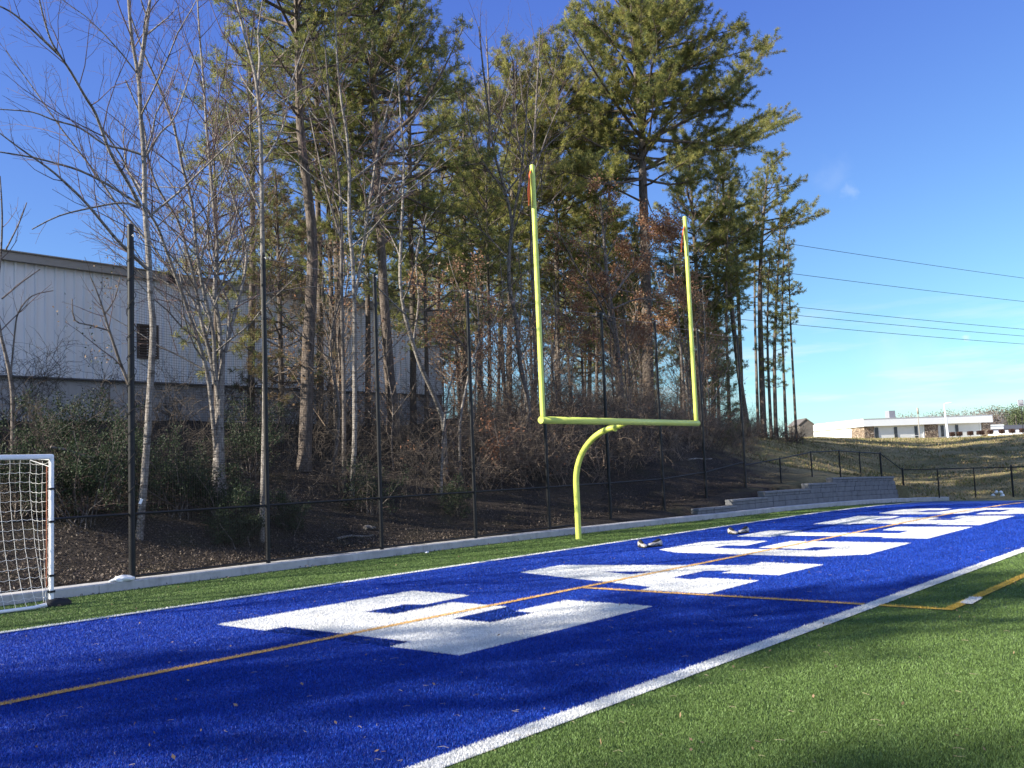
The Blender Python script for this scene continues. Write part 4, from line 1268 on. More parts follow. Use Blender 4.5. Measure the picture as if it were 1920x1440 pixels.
bare_tree('leaning bare branchy sapling right of the fourth post', [(862, 800), (880, 700), (900, 640), (925, 605), (940, 560)], .05, [], 7.6, 'palebark', 9, t0=.3)
bare_tree('thin bare sapling at the far left edge before the warehouse wall', [(24, 760), (18, 700), (8, 655), (0, 620), (-6, 560), (2, 470), (4, 400), (0, 330)], .055,
          [([(20, 705), (28, 620), (35, 585), (60, 555), (100, 545)], .022, -.5), ([(4, 560), (40, 530), (75, 505)], .02, .5), ([(10, 470), (35, 420), (50, 380)], .02, .5)], 9.5, 'greybark', 10, t0=.4)
bare_tree('dark twiggy bare bush tree against the warehouse wall left of the end post', [(252, 760), (225, 680), (205, 620), (196, 590), (185, 555), (170, 520)], .05,
          [([(205, 620), (170, 610), (140, 600), (135, 560)], .022, .4), ([(196, 590), (215, 560), (225, 520)], .02, .4)], 9.0, 'greybark', 11, t0=.3, leaves=(500, .07, ['oakleaf2', 'privet']), dens=(2, 2.6, 3.6))

# --- trees that kept their dry brown leaves
bare_tree('oak with dry brown leaves filling the space between the goalpost uprights',
          [(1168, 850), (1165, 760), (1160, 680), (1150, 600), (1140, 540), (1135, 480), (1130, 420), (1125, 370)], .17,
          [([(1155, 640), (1120, 560), (1080, 500), (1050, 440)], .07, -1), ([(1145, 560), (1190, 500), (1230, 450), (1260, 420)], .07, 1), ([(1150, 600), (1090, 590), (1050, 600), (1010, 580)], .05, .8),
           ([(1148, 580), (1200, 560), (1250, 570), (1290, 560)], .05, -.8), ([(1160, 680), (1200, 650), (1245, 640)], .04, .5), ([(1160, 690), (1100, 660), (1060, 660)], .04, .5)], 11.5, 'greybark', 12,
          dens=(1.6, 2.4, 3.0), leaves=(34000, .115, ['oakleaf', 'oakleaf', 'oakleaf2']), t0=.4, name='oak_tree', maxl=3.5)
bare_tree('small oak with rusty leaves between the third and fourth fence posts',
          [(880, 860), (888, 780), (893, 700), (898, 640), (895, 560), (890, 500)], .06,
          [([(893, 690), (850, 620), (810, 560), (780, 530)], .03, -.6), ([(895, 600), (860, 540), (840, 480)], .028, .6), ([(893, 660), (820, 620), (780, 640)], .025, .4)], 8.5, 'greybark', 13,
          dens=(1.8, 2.4, 3.0), leaves=(4200, .10, ['oakleaf', 'oakleaf2']), t0=.3, name='oak_tree', maxl=2.5)
bare_tree('little rusty leaved sapling low behind the fifth fence post', [(940, 900), (938, 850), (930, 810), (925, 780)], .025, [([(936, 840), (955, 815), (970, 800)], .012, .1)], 6.6, 'greybark', 14,
          dens=(4, 4, 4), leaves=(420, .10, ['oakleaf']), t0=.3, name='oak_tree', maxl=.8)
bare_tree('thin brown leaved oak right of the far upright', [(1285, 850), (1282, 740), (1275, 640), (1268, 560), (1262, 480), (1258, 430)], .09,
          [([(1275, 650), (1310, 600), (1330, 560)], .04, .5), ([(1272, 600), (1240, 550), (1225, 500)], .04, .6), ([(1280, 700), (1325, 670), (1350, 640)], .03, -.4)], 12, 'greybark', 15,
          dens=(1.7, 2.4, 3), leaves=(9000, .115, ['oakleaf', 'oakleaf2']), t0=.3, name='oak_tree', maxl=3)
bare_tree('bare tree with fine purple grey top behind the left upright', [(900, 800), (902, 600), (905, 450), (912, 330), (918, 220), (915, 130), (912, 70)], .11,
          [([(910, 340), (890, 240), (880, 150)], .04, .6), ([(914, 280), (945, 200), (960, 120)], .04, .6)], 15, 'greybark', 16, dens=(1.6, 2.4, 3.4), t0=.45)
bare_tree('fine twigged bare tree in front of the yellow green pine tops', [(1000, 830), (1004, 700), (1000, 560), (996, 430), (1000, 300), (1005, 200), (1010, 110), (1012, 60)], .10,
          [([(1000, 330), (1030, 240), (1060, 180), (1090, 130)], .035, .5), ([(1000, 360), (975, 280), (965, 190)], .035, .5), ([(998, 430), (1040, 370), (1080, 330)], .03, -.5)], 12.5, 'greybark', 17, dens=(1.5, 2.3, 3.4), t0=.4)

# --- thin understorey saplings crowding the middle of the wood
_p = [(0, 0), (0, 0)]
for j_, (px_, Y_, lab_) in enumerate(((905, 10.0, 'a'), (1040, 9.5, 'b'), (1010, 11.0, 'c'))):
    saps = globals().setdefault('SAPS', [])
    saps.append(bare_tree('thin brushy sapling standing in the sunlit middle of the wood', [(px_, 850), (px_ + 4, 760), (px_ - 5, 680), (px_ + 3, 600), (px_ - 4, 530)], .045,
                          [([(px_ + 2, 740), (px_ + 30, 690), (px_ + 48, 640)], .02, .5), ([(px_ - 2, 700), (px_ - 28, 650), (px_ - 40, 600)], .02, -.5)], Y_, 'greybark', 60 + j_, dens=(2.6, 3.2, 4.0),
                          leaves=(700, .10, ['oakleaf2', 'oakleaf']) if j_ != 1 else (350, .09, ['oakleaf2']), t0=.15, name='sapling', group='thin brushy saplings in the wood', twm='brushtwig_sunlit', maxl=2.2))
r_ = np.random.default_rng(31)
for k in range(40):
    px_ = r_.uniform(830, 1345); Y_ = r_.uniform(8.5, 16)
    if k > 33: px_ = r_.uniform(520, 800); Y_ = r_.uniform(8.5, 13)
    p_ = at_y(px_, 850, Y_)
    dup(SAPS[k % 3], (p_[0], p_[1], tz(p_[0], p_[1]) - .05), r_.uniform(0, 6.28), r_.uniform(.7, 1.25), 'thin brushy sapling standing in the sunlit middle of the wood')

# --- pines
pine('tall rough barked pine nearest the fence with its crown leaving the top of the picture',
     [(570, 885), (575, 760), (578, 640), (585, 520), (585, 440), (578, 370), (568, 290), (562, 220), (560, 150), (558, 60), (555, -40), (553, -140), (550, -240)], .20, 9, .50, 3.3, 101, puff=.15, per=20, gaps=.2, dead=.2,
     shape=[(0, .45), (.25, .7), (.5, 1), (.75, 1.0), (1, .4)], tintb=.25, top_r=.3, spacing=.34)
pine('big pine rising behind the third fence post with dead limbs below its crown',
     [(740, 815), (730, 700), (720, 560), (714, 450), (708, 350), (703, 250), (702, 150), (700, 50), (698, -50)], .22, 11, .42, 3.5, 102, gaps=.3, dead=.35, tintb=.25, lean=.35, spacing=.36, top_r=.25)
pine('largest pine with a broad spreading crown above the goalpost',
     [(1218, 855), (1215, 700), (1212, 560), (1208, 420), (1205, 330), (1204, 250), (1195, 180), (1190, 80), (1185, 0), (1180, -110), (1178, -190)], .34, 14, .47, 5.6, 103, lean=.26, gaps=.16, dead=.08, per=20, puff=.22, wid=.0095,
     shape=[(0, .62), (.15, 1.0), (.4, 1.02), (.62, .86), (.85, .6), (1, .2)], spacing=.36, tintb=.6, top_r=.2, sub=.27, dens=1.05, elev=[.05, .55, 1.1], bushy=.7,
     limbs=[([(1203, 275), (1240, 250), (1290, 225), (1340, 200), (1390, 150), (1440, 85)], .13, -1.0), ([(1206, 320), (1260, 290), (1330, 285), (1400, 270), (1455, 225)], .11, 1.0),
            ([(1204, 260), (1170, 215), (1135, 165), (1100, 110), (1070, 60)], .12, -.8), ([(1206, 300), (1150, 285), (1100, 260), (1060, 230)], .10, .8),
            ([(1206, 335), (1140, 345), (1090, 330), (1050, 320)], .08, -1), ([(1207, 380), (1150, 350), (1110, 315)], .07, 1.2)])
pine('young yellow green pine with a narrow crown behind the multi stemmed bare tree', [(405, 640), (406, 520), (405, 400), (402, 320), (398, 225)], .08, 10, .28, 1.25, 104, gaps=.3, tintb=.7, spacing=.34)
pine('thin pine with a narrow crown above the fourth fence post', [(872, 780), (872, 600), (872, 480), (871, 380), (870, 280), (868, 210), (864, 150)], .13, 15, .40, 1.9, 105, gaps=.2, tintb=.45, puff=.19, wid=.009)
pine('round topped yellow green pine left of the largest pine', [(955, 800), (955, 650), (958, 500), (960, 380), (962, 260), (963, 180), (962, 115)], .17, 18, .42, 3.7, 106, gaps=.12, tintb=.8, puff=.22, wid=.0095, spacing=.38, shape=[(0, .6), (.3, 1), (.7, .9), (1, .35)])
pine('yellow green pine crowded against the left side of the largest pine', [(1045, 800), (1045, 650), (1044, 500), (1042, 360), (1040, 240), (1038, 170), (1036, 118)], .18, 19, .40, 4.0, 107, gaps=.12, tintb=.75, puff=.22, wid=.0095, spacing=.38, shape=[(0, .6), (.3, 1), (.7, .9), (1, .4)])
pine('dark pine half hidden behind the right side of the largest pine', [(1312, 800), (1310, 650), (1306, 520), (1300, 420), (1295, 340), (1290, 270)], .2, 17, .35, 3.4, 108, gaps=.25, tintb=.15, puff=.2, wid=.009)
pine('far right pine with a leaning flat crown against the sky', [(1432, 808), (1428, 700), (1425, 560), (1428, 450), (1434, 380), (1440, 305)], .27, 17, .55, 2.7, 109, lean=.4, gaps=.3, tintb=.55, puff=.24, wid=.011, shape=[(0, .6), (.3, 1.1), (.7, .8), (1, .5)], spacing=.5, dead=.15)
pine('last slender pine at the right end of the wood', [(1493, 814), (1487, 700), (1482, 600), (1479, 500), (1477, 455)], .13, 17.5, .58, 1.2, 110, gaps=.35, tintb=.3, puff=.2, wid=.011, spacing=.6)
pine('tall pine with a lit bare trunk and dark top right of the goalpost', [(1402, 806), (1386, 700), (1370, 560), (1360, 430), (1357, 370), (1352, 300)], .23, 16, .62, 2.6, 111, gaps=.2, tintb=.2, puff=.22, wid=.010, spacing=.45)
pine('dark straight pine with a thin ragged crown near the right end of the wood', [(1392, 808), (1388, 650), (1382, 520), (1377, 430), (1374, 345)], .2, 18, .6, 2.2, 112, gaps=.25, tintb=.15, puff=.22, wid=.010, spacing=.45)
pine('slim dark pine clothed with tufts down its trunk', [(1455, 810), (1452, 680), (1456, 560), (1462, 450), (1464, 385)], .19, 18.5, .22, 1.35, 113, gaps=.3, tintb=.15, puff=.22, wid=.011, spacing=.5, shape=[(0, .7), (.5, .8), (1, .8)])
pine('short scrubby pine at the foot of the far right trunks', [(1340, 830), (1340, 760), (1342, 700), (1345, 640)], .09, 14, .1, 2.0, 114, gaps=.2, tintb=.3, puff=.19, wid=.0095, spacing=.35)
pine('brownish cedar with dense dull sprays beside the tall near pine', [(528, 820), (527, 700), (525, 600), (522, 500), (520, 400), (516, 320)], .12, 11.5, .18, 1.7, 115, gaps=.08, puff=.14, per=20, spacing=.26, name='cedar_tree',
     shape=[(0, .8), (.3, 1), (.7, .7), (1, .1)], mats=['cedar', 'needle4', 'needle3', 'needle4'], droop=.1)
pine('drooping green pine filling the gap behind the third post', [(800, 790), (800, 680), (798, 580), (796, 480), (795, 400), (792, 340)], .11, 12.5, .35, 2.6, 116, gaps=.2, tintb=.4, droop=.12, spacing=.34, puff=.17)
pine('bushy green pine behind the two slim bare trees', [(622, 780), (622, 640), (620, 500), (616, 400), (612, 300), (608, 210)], .13, 13, .42, 2.4, 117, gaps=.2, tintb=.5, spacing=.36, puff=.17)
pine('mid green pine left of the goalpost upright with low boughs', [(918, 790), (918, 680), (916, 560), (914, 460), (912, 370), (910, 300)], .12, 13.5, .36, 2.5, 118, gaps=.18, tintb=.5, droop=.05, spacing=.35, puff=.18)
pine('pine between the second and third posts showing above the warehouse roof', [(690, 780), (690, 620), (688, 480), (684, 380), (680, 280), (676, 180)], .14, 15, .45, 2.6, 119, gaps=.2, tintb=.45, puff=.18, spacing=.38)
pine('pine in the middle of the wood just right of the thin one', [(818, 780), (820, 620), (824, 480), (828, 360), (830, 260), (832, 175)], .15, 16.5, .42, 2.6, 120, gaps=.2, tintb=.5, puff=.19, wid=.0085, spacing=.38)
pine('pine with grey green crown between the uprights far back', [(1105, 800), (1106, 640), (1108, 500), (1110, 380), (1108, 260), (1106, 200)], .18, 22, .42, 3.2, 121, gaps=.16, tintb=.5, puff=.22, wid=.010, spacing=.4)
pine('tall pine trunk with its crown in the top left of the wood', [(640, 800), (636, 600), (630, 420), (628, 280), (630, 150), (640, 40), (646, -60), (650, -140)], .17, 12.5, .52, 3.1, 122, gaps=.15, tintb=.25, puff=.16, spacing=.34, shape=[(0, .5), (.4, 1), (.8, .9), (1, .4)])

for k_, (px_, yb_, yt_, Y_, hw_, cf_, tb_, lab_) in enumerate(((1345, 812, 300, 18, 2.4, .45, .5, 'light green slender pine just right of the far upright'), (1418, 808, 330, 19, 1.9, .5, .6, 'light crowned slender pine left of the leaning far right pine'),
        (1365, 812, 380, 15, 1.7, .35, .35, 'shorter pine with dark tufts between the right hand trunks'), (1470, 812, 420, 18, 1.3, .45, .55, 'slim pine between the leaning pine and the last one'),
        (1442, 812, 470, 16.5, 1.2, .3, .3, 'low slim pine in front of the leaning far right pine'))):
    pine(lab_, [(px_ + 4, yb_), (px_, yb_ * .75 + yt_ * .25), (px_ - 3, yb_ * .5 + yt_ * .5), (px_ - 2, yb_ * .25 + yt_ * .75), (px_ + 2, yt_)], .15, Y_, cf_, hw_, 140 + k_, gaps=.42, tintb=tb_ + .15, puff=.20, wid=.009, spacing=.55, lean=.2)
pine('tall airy pine behind the multi stemmed bare tree and the birch', [(470, 790), (472, 600), (474, 430), (472, 280), (468, 150), (466, 50)], .15, 14, .50, 2.3, 150, gaps=.3, tintb=.5, puff=.17, spacing=.42)
pine('tall pine between the third post and the thin pine with light tufts', [(775, 790), (774, 600), (770, 420), (768, 260), (766, 120), (764, -20)], .16, 14, .46, 2.7, 151, gaps=.25, tintb=.55, puff=.18, spacing=.4)
pine('tall dark pine in the back row left of the third post', [(600, 790), (600, 560), (596, 380), (594, 200), (590, 60), (588, -60)], .16, 14.5, .5, 2.8, 152, gaps=.25, tintb=.3, puff=.18, spacing=.4)
# --- a row of the same trees on beyond the left edge; their shade falls across the near turf
src = {}
for o in list(COL.objects):
    if o.parent is None and o.get('label'): src[o['label']] = o


def find(s): return next(o for l, o in src.items() if l.startswith(s))


pA, pB, pC, pD, pE = find('tall rough'), find('big pine rising'), find('round topped'), find('bushy green'), find('pale barked')
OFF = [(pA, -37.5, 7.2, .7, .95), (pB, -42.0, 8.2, 2.0, .95), (pD, -48, 5.4, .3, 1.15), (pA, -53.5, 9.5, 4.0, 1.0), (pB, -57.5, 7.6, 5.2, 1.05), (pD, -45.5, 11.5, 2.5, 1.2),
       (pA, -64, 7.5, 1.4, 1.0), (pE, -22.5, 6.4, 1.8, .9), (pE, -27, 7.5, 3.6, .95), (pE, -45, 6.5, 3.0, 1.0), (pE, -50, 7.5, .6, 1.0), (pB, -72, 7.0, 3.3, 1.0), (pD, -47.2, 9.2, 2.4, 1.15), (pB, -53.5, 6.3, 1.1, .95), (pB, -60, 10, 3.9, 1.0), (pE, -60, 6.0, 4.6, 1.0), (pB, -48.2, 8.6, 5.0, .85)]
for o, x, y, rz, sc in OFF:
    dup(o, (x, y, tz(x, y) - .05), rz, sc, 'tree of the row that continues past the left edge of the picture', 'trees past the left edge')

# --- slender trunks filling the back of the wood
bk = [find('thin pine with'), find('mid green pine left'), find('pine in the middle')]
r_ = np.random.default_rng(77)
for k in range(44):
    px = r_.uniform(440, 1335); Y = r_.uniform(17, 26) if px > 860 else r_.uniform(43, 52)
    p = at_y(px, 800, Y); sc = r_.uniform(.75, 1.0) * (1 if Y < 30 else 1.25)
    dup(bk[k % 3], (p[0], p[1], tz(p[0], p[1]) - .1), r_.uniform(0, 6.28), sc, 'slender pine standing far back in the wood', 'slender pines far back in the wood')

# ------------------------------------------------------------------ green shrubs at the foot of the bank
def shrub(label, x, y, h, w, n, seed, group=None, mat='privet', lsize=.055):
    r2 = np.random.default_rng(seed); z = tz(x, y); b = np.array([x, y, z]); t = thing('evergreen_shrub', label, 'shrub', b, 0, group)
    tg, cg = Geo(b), Geo(b); tips = []
    for k in range(14):
        a = r2.uniform(0, 6.28); d = np.array([math.cos(a) * r2.uniform(.1, .75), math.sin(a) * r2.uniform(.1, .75), 1.0])
        q = wander(b + [r2.normal(0, w * .12), r2.normal(0, w * .12), -.1], d, h * r2.uniform(.6, 1.1), 7, .14, .0, r2)
        tg.tube(q, np.linspace(.016, .005, 7), 4); twigs(tg, cg, q, .014, .005, 1, r2, (2, 5, 6), .2, (.4, .45, .45), .02, tips, (.5, 1.2), w * .6)
    T = np.array([a for a, _ in tips]); k = r2.integers(0, len(T), n)
    leaf_quads(cg, T[k] + r2.normal(0, .07, (n, 3)), None, r2.uniform(lsize * .7, lsize * 1.3, n), r2, 1, .5)
    tg.build('stem', M['greybark'], t); cg.build('foliage', [M['twig'], M[mat]], t)
    return t


SH = [('dark green shrub behind the right goal post of the soccer goal', 150, 6.6, 2.1, 1.8), ('large dark green shrub between soccer goal and end post', 205, 7.4, 2.4, 2.0), ('dark shrub behind the soccer goal net', 40, 7.2, 2.2, 2.0),
      ('green shrub right behind the end post', 330, 6.6, 1.9, 1.7), ('green shrub midway between the first two posts', 410, 6.0, 1.5, 1.6), ('low green shrub just right of the second post', 545, 5.4, 0.95, 1.0),
      ('green shrub left of the third post', 690, 6.0, 1.5, 1.2), ('green shrub between third and fourth posts', 850, 5.6, 1.1, 1.0), ('olive shrub on the bank right of the far upright', 1385, 9.5, 1.5, 2.2),
      ('green shrub low beside the left of the second post', 440, 5.0, .8, 1.2), ('tall thin green shrub before the warehouse corner', 470, 8.6, 2.2, 1.4), ('dark green shrub high on the bank at the left', 100, 10, 2.0, 2.2)]
for k, (lab, px, Y, h, w) in enumerate(SH):
    p = at_y(px, 900, Y); shrub(lab, p[0], p[1], h, w, 6500 if px < 480 else 3200, 300 + k, 'evergreen shrubs on the bank', 'needle3' if k == 8 else 'privet')

# ------------------------------------------------------------------ tangled undergrowth, leaf litter, fallen sticks (nobody could count them)
g = Geo(); r3 = np.random.default_rng(55); LP = []
for k in range(500):
    px = r3.uniform(-60, 1400) if k < 250 else r3.uniform(840, 1420); Y = 6.2 + 8.8 * r3.random() ** 1.1
    if px < 560 and r3.random() < .5: continue
    if 1280 < px and Y < 7: continue
    p = at_y(px, 880, Y); z = tz(p[0], p[1]); h = r3.uniform(.7, 2.6) * (0.7 if Y < 6.2 else 1)
    for s_ in range(r3.integers(3, 7)):
        a = r3.uniform(0, 6.28); d = np.array([math.cos(a) * .5, math.sin(a) * .5, 1])
        q = wander([p[0] + r3.normal(0, .2), p[1] + r3.normal(0, .2), z - .05], d, h * r3.uniform(.6, 1.2), 7, .2, -.02, r3)
        rr = r3.uniform(.006, .014); tn = 2 if k >= 250 and r3.random() < .7 else 0; g.tube(q, np.linspace(rr, .004, 7), 4, tn)
        for e in range(9):
            pp, ta = sample(q, r3.uniform(.25, .98)); d2 = side_dir(ta, r3.uniform(.5, 1.2), r3)
            qq = wander(pp, d2, h * r3.uniform(.18, .5), 5, .24, .0, r3); g.tube(qq, np.linspace(.006, .0032, 5), 3, tn)
            for e2 in range(3):
                p3, t3 = sample(qq, r3.uniform(.3, .98)); d3 = side_dir(t3, r3.uniform(.5, 1.2), r3)
                g.tube(wander(p3, d3, h * r3.uniform(.08, .22), 4, .25, 0, r3), np.linspace(.0045, .003, 4), 3, tn)
            if px > 700 and r3.random() < .30: LP.append(qq[-1]); LP.append(qq[2])
for k in range(70):
    px = r3.uniform(1335, 1500); Y = r3.uniform(12.5, 18); p = at_y(px, 820, Y); z = tz(p[0], p[1]); h = r3.uniform(.5, 1.5)
    for s_ in range(4):
        a = r3.uniform(0, 6.28); q = wander([p[0] + r3.normal(0, .3), p[1] + r3.normal(0, .3), z - .05], [math.cos(a) * .6, math.sin(a) * .6, 1], h, 6, .2, -.02, r3); g.tube(q, np.linspace(.016, .006, 6), 4)
        for e in range(8):
            pp, ta = sample(q, r3.uniform(.25, .98)); qq = wander(pp, side_dir(ta, r3.uniform(.5, 1.2), r3), h * r3.uniform(.2, .5), 5, .24, .0, r3); g.tube(qq, np.linspace(.009, .005, 5), 3)
            LP.append(qq[-1])
LP = np.array(LP); k = r3.integers(0, len(LP), 3200)
leaf_quads(g, LP[k] + r3.normal(0, .1, (len(k), 3)), None, r3.uniform(.06, .12, len(k)), r3, 1)
tag(g.build('undergrowth', [M['brushtwig'], M['oakleaf'], M['brushtwig_sunlit']]), 'tangle of bare brush and vines on the wooded bank', kind='stuff')

g = Geo(); n = 42000
px = r3.uniform(-80, 1480, n); Y = 3.7 + 8.5 * r3.random(n) ** 1.5
X = np.array([at_y(a, 900, b)[0] for a, b in zip(px, Y)]); Z = terrain(X, Y)
leaf_quads(g, np.stack([X, Y, Z + .02], 1), np.array([0, 0, 1.0]) + r3.normal(0, .35, (n, 3)), r3.uniform(.03, .075, n), r3, r3.integers(0, 2, n) if False else 0)
n2 = 700; X = r3.uniform(-14, 24, n2); Y = kerb_y(X) - np.abs(r3.normal(0, .16, n2)) - .02
leaf_quads(g, np.stack([X, Y, crown_pw(X) + .02], 1), None, r3.uniform(.02, .06, n2), r3, 0)
n3 = 260; aa = YAW + r3.uniform(-.5, .5, n3); dd = 6 + 34 * r3.random(n3) ** 1.2; X = CAM[0] + np.sin(aa) * dd; Y = CAM[1] + np.cos(aa) * dd
ok = Y < kerb_y(X); X, Y = X[ok], Y[ok]
leaf_quads(g, np.stack([X, Y, crown_pw(X) + .035], 1), np.array([0, 0, 1.0]) + r3.normal(0, .3, (len(X), 3)), r3.uniform(.025, .06, len(X)), r3, 1)
tag(g.build('fallen_leaves', [M['litter'], M['oakleaf2']]), 'dry fallen leaves on the bank and scattered over the turf', kind='stuff')

# rough dry grass on the open slope
g = Geo(); n = 150000; X = 22 + 75 * r3.random(n) ** 1.25; Y = r3.uniform(-14, 34, n); ok = (Y > kerb_y(np.minimum(X, 29)) + .6) | (X > 30)
ok &= (X - .95 * Y + r3.normal(0, 1.5, n)) > 14; X, Y = X[ok], Y[ok]; n = len(X); Z = terrain(X, Y) - .02
hh = r3.uniform(.05, .15, n) * (1 + .6 * np.sin(X * .9) * np.sin(Y * 1.1)); a = r3.uniform(0, 6.28, n); w_ = r3.uniform(.015, .05, n); la = r3.uniform(0, 6.28, n)
P = np.stack([X, Y, Z], 1); dx = np.stack([np.cos(a) * w_, np.sin(a) * w_, 0 * a], 1); tp = P + np.stack([np.cos(la) * hh * .5, np.sin(la) * hh * .5, hh], 1)
g.add(np.stack([P - dx, P + dx, tp], 1).reshape(-1, 3), np.arange(n * 3).reshape(n, 3), r3.choice([0, 0, 1, 1, 2], n))
tag(g.build('grass', [plain('straw_grass', (.27, .225, .125), .9, .1, var=.3, scale=.8), plain('green_grass', (.12, .13, .045), .9, .1, var=.3, scale=.8), plain('brown_grass', (.24, .17, .10), .9, .1, var=.3)]),
    'rough dry grass on the open slope below the hilltop building', kind='stuff')

# dry pine needles lying loose on the turf
g = Geo(); n = 320; aa = YAW + r3.uniform(-.5, .5, n); dd = 6 + 16 * r3.random(n) ** 1.3
X = CAM[0] + np.sin(aa) * dd; Y = CAM[1] + np.cos(aa) * dd
for x, y in zip(X, Y):
    if y > kerb_y(x) - .1: continue
    a = r3.uniform(0, 6.28); l_ = r3.uniform(.03, .09); c = r3.normal(0, .02)
    z = float(crown_pw(x)) + .036
    g.tube([(x, y, z), (x + math.cos(a) * l_ * .5 - math.sin(a) * c, y + math.sin(a) * l_ * .5 + math.cos(a) * c, z + .006), (x + math.cos(a) * l_, y + math.sin(a) * l_, z)], .0013, 3)
tag(g.build('fallen_needles', plain('straw_needle', (.42, .34, .22), .7)), 'pale dry pine needles scattered on the turf', kind='stuff')

# sticks and a few logs on the bank
for lab, a_, b_, Y, rr in (('short bare log lying on the bank between the second and third posts', (633, 995), (700, 1002), 4.6, .035), ('pale split stump root left of the third post', (683, 942), (702, 978), 5.1, .06),
                           ('fallen grey limb lying across the brush at the left', (95, 838), (180, 860), 7.0, .03), ('fallen pale branch on the bank right of the goalpost', (1290, 868), (1335, 870), 6.5, .04)):
    A = at_y(*a_, Y); B = at_y(*b_, Y); m_ = (A + B) / 2
    for q_ in (A, B): q_[2] = max(q_[2] if 'limb' in lab else 0, tz(q_[0], q_[1]) + rr * .7)
    g = Geo(A); P = smooth_path([A, A * .6 + B * .4 + [0, .05, .03], A * .3 + B * .7 + [0, -.04, -.01], B]); g.tube(P, np.linspace(rr, rr * .7, len(P)), 8, cap=True)
    tag(g.build('fallen_log', M['palebark']), lab, 'log')

# ------------------------------------------------------------------ light, sky, camera
w = bpy.data.worlds.new('World'); S.world = w; w.use_nodes = True
nt = w.node_tree; bgn = nt.nodes['Background']
sky = nt.nodes.new('ShaderNodeTexSky'); sky.sky_type = 'NISHITA'; sky.sun_disc = False
EL = R(26.6); sd = np.array([-5.3, 3.0]) / math.hypot(5.3, 3.0)
sky.sun_elevation = EL; sky.sun_rotation = math.atan2(sd[0], sd[1])
sky.altitude = 200; sky.air_density = 1.0; sky.dust_density = 0.5; sky.ozone_density = 3.0
# the phone's rendering of blue: each channel of the sky is given its own gamma
sp3 = nt.nodes.new('ShaderNodeSeparateColor'); nt.links.new(sky.outputs[0], sp3.inputs[0])
cb3 = nt.nodes.new('ShaderNodeCombineColor')
for ch, gain, gam in (('Red', .74, 1.1), ('Green', 1.0, 1.24), ('Blue', 1.0, .65)):
    a1 = nt.nodes.new('ShaderNodeMath'); a1.operation = 'MULTIPLY'; a1.inputs[1].default_value = .151; nt.links.new(sp3.outputs[ch], a1.inputs[0])
    a2 = nt.nodes.new('ShaderNodeMath'); a2.operation = 'POWER'; a2.inputs[1].default_value = gam; nt.links.new(a1.outputs[0], a2.inputs[0])
    a3 = nt.nodes.new('ShaderNodeMath'); a3.operation = 'MULTIPLY'; a3.inputs[1].default_value = gain * 6.4; nt.links.new(a2.outputs[0], a3.inputs[0])
    nt.links.new(a3.outputs[0], cb3.inputs[ch])
# thin streaks of cirrus low over the horizon
tc = nt.nodes.new('ShaderNodeTexCoord'); mp = nt.nodes.new('ShaderNodeMapping'); mp.inputs['Scale'].default_value = (2.6, 2.6, 26); mp.inputs['Rotation'].default_value = (0.0, R(-7), R(20))
nz = nt.nodes.new('ShaderNodeTexNoise'); nz.inputs['Scale'].default_value = 1.6; nz.inputs['Detail'].default_value = 7; nz.inputs['Roughness'].default_value = .6
nt.links.new(tc.outputs['Generated'], mp.inputs['Vector']); nt.links.new(mp.outputs[0], nz.inputs['Vector'])
rp_ = nt.nodes.new('ShaderNodeValToRGB'); rp_.color_ramp.elements[0].position = .5; rp_.color_ramp.elements[1].position = .74
nt.links.new(nz.outputs['Fac'], rp_.inputs['Fac'])
sx = nt.nodes.new('ShaderNodeSeparateXYZ'); nt.links.new(tc.outputs['Generated'], sx.inputs[0])
mr = nt.nodes.new('ShaderNodeMapRange'); mr.inputs['From Min'].default_value = .17; mr.inputs['From Max'].default_value = .07; nt.links.new(sx.outputs['Z'], mr.inputs['Value'])
mm = nt.nodes.new('ShaderNodeMath'); mm.operation = 'MULTIPLY'; nt.links.new(rp_.outputs['Color'], mm.inputs[0]); nt.links.new(mr.outputs[0], mm.inputs[1])
m2 = nt.nodes.new('ShaderNodeMath'); m2.operation = 'MULTIPLY'; nt.links.new(mm.outputs[0], m2.inputs[0]); m2.inputs[1].default_value = .85
mx = nt.nodes.new('ShaderNodeMix'); mx.data_type = 'RGBA'; nt.links.new(m2.outputs[0], mx.inputs['Factor']); nt.links.new(cb3.outputs[0], mx.inputs['A']); mx.inputs['B'].default_value = (5.2, 5.8, 6.2, 1)
# unseen bright cloud bank added behind the camera to fill the shaded faces
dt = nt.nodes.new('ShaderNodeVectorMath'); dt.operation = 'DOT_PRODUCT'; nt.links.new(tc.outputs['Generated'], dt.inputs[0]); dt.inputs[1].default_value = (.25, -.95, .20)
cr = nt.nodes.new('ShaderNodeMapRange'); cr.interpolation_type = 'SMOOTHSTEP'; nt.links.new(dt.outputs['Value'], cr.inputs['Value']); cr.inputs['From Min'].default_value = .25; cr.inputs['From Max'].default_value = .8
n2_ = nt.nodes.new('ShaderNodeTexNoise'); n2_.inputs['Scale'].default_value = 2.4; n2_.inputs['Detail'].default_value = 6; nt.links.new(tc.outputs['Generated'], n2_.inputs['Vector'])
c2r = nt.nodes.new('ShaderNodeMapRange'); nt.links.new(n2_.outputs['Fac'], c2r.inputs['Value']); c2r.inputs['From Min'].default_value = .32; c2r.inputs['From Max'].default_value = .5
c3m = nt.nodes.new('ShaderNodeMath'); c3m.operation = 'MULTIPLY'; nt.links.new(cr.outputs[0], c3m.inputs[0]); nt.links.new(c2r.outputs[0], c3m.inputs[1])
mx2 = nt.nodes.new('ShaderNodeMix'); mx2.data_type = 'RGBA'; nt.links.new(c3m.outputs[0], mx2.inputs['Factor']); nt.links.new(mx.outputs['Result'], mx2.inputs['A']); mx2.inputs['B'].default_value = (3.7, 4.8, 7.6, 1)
last = mx2.outputs['Result']
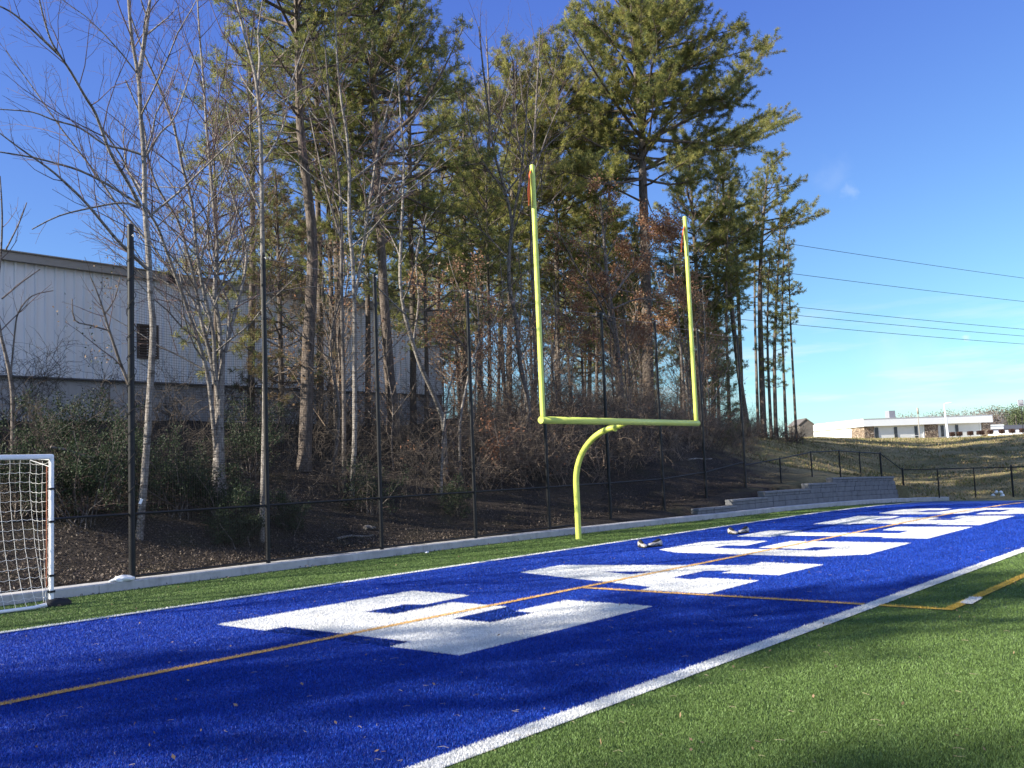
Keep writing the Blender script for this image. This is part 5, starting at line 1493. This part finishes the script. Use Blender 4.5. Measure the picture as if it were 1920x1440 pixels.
for (wx_, wy_), wide, amt in (((1594, 358), .008, .15), ((1560, 335), .02, .07), ((1812, 633), .0035, .4), ((1690, 690), .05, .2)):
    dv_ = ray(wx_, wy_); dv_ = dv_ / np.linalg.norm(dv_)
    sb_ = nt.nodes.new('ShaderNodeVectorMath'); sb_.operation = 'DISTANCE'; nt.links.new(tc.outputs['Generated'], sb_.inputs[0]); sb_.inputs[1].default_value = tuple(dv_)
    ng_ = nt.nodes.new('ShaderNodeTexNoise'); ng_.inputs['Scale'].default_value = .9 / wide; ng_.inputs['Detail'].default_value = 5; nt.links.new(tc.outputs['Generated'], ng_.inputs['Vector'])
    ad_ = nt.nodes.new('ShaderNodeMath'); ad_.operation = 'MULTIPLY_ADD'; nt.links.new(ng_.outputs['Fac'], ad_.inputs[0]); ad_.inputs[1].default_value = -wide * 2.2; nt.links.new(sb_.outputs['Value'], ad_.inputs[2])
    mrr = nt.nodes.new('ShaderNodeMapRange'); mrr.interpolation_type = 'SMOOTHSTEP'; nt.links.new(ad_.outputs[0], mrr.inputs['Value']); mrr.inputs['From Min'].default_value = wide * .15; mrr.inputs['From Max'].default_value = -wide * 1.1; mrr.inputs['To Max'].default_value = amt
    mw_ = nt.nodes.new('ShaderNodeMix'); mw_.data_type = 'RGBA'; nt.links.new(mrr.outputs[0], mw_.inputs['Factor']); nt.links.new(last, mw_.inputs['A']); mw_.inputs['B'].default_value = (5.4, 5.8, 6.2, 1); last = mw_.outputs['Result']
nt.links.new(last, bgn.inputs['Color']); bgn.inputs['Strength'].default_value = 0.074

sl = bpy.data.lights.new('sun', 'SUN'); sl.energy = 5.0; sl.angle = R(0.53); sl.color = (1.0, 0.93, 0.82)
so = bpy.data.objects.new('sun', sl); COL.objects.link(so)
so.rotation_euler = Vector((sd[0] * math.cos(EL), sd[1] * math.cos(EL), math.sin(EL))).to_track_quat('Z', 'Y').to_euler(); so.location = (-30, 20, 40)

cd = bpy.data.cameras.new('camera'); cd.sensor_width = 36; cd.lens = F_PX / 1920 * 36; cd.clip_start = .1; cd.clip_end = 6000
co = bpy.data.objects.new('camera', cd); COL.objects.link(co)
rot = Matrix((AX_R, AX_U, -AX_F)).transposed()
co.matrix_world = Matrix.Translation(Vector(CAM)) @ rot.to_4x4()
S.camera = co
vs = S.view_settings; vs.view_transform = 'Standard'; vs.look = 'None'; vs.exposure = 1.33; vs.gamma = 1
S.cycles.max_bounces = 6; S.cycles.diffuse_bounces = 3; S.cycles.transparent_max_bounces = 4
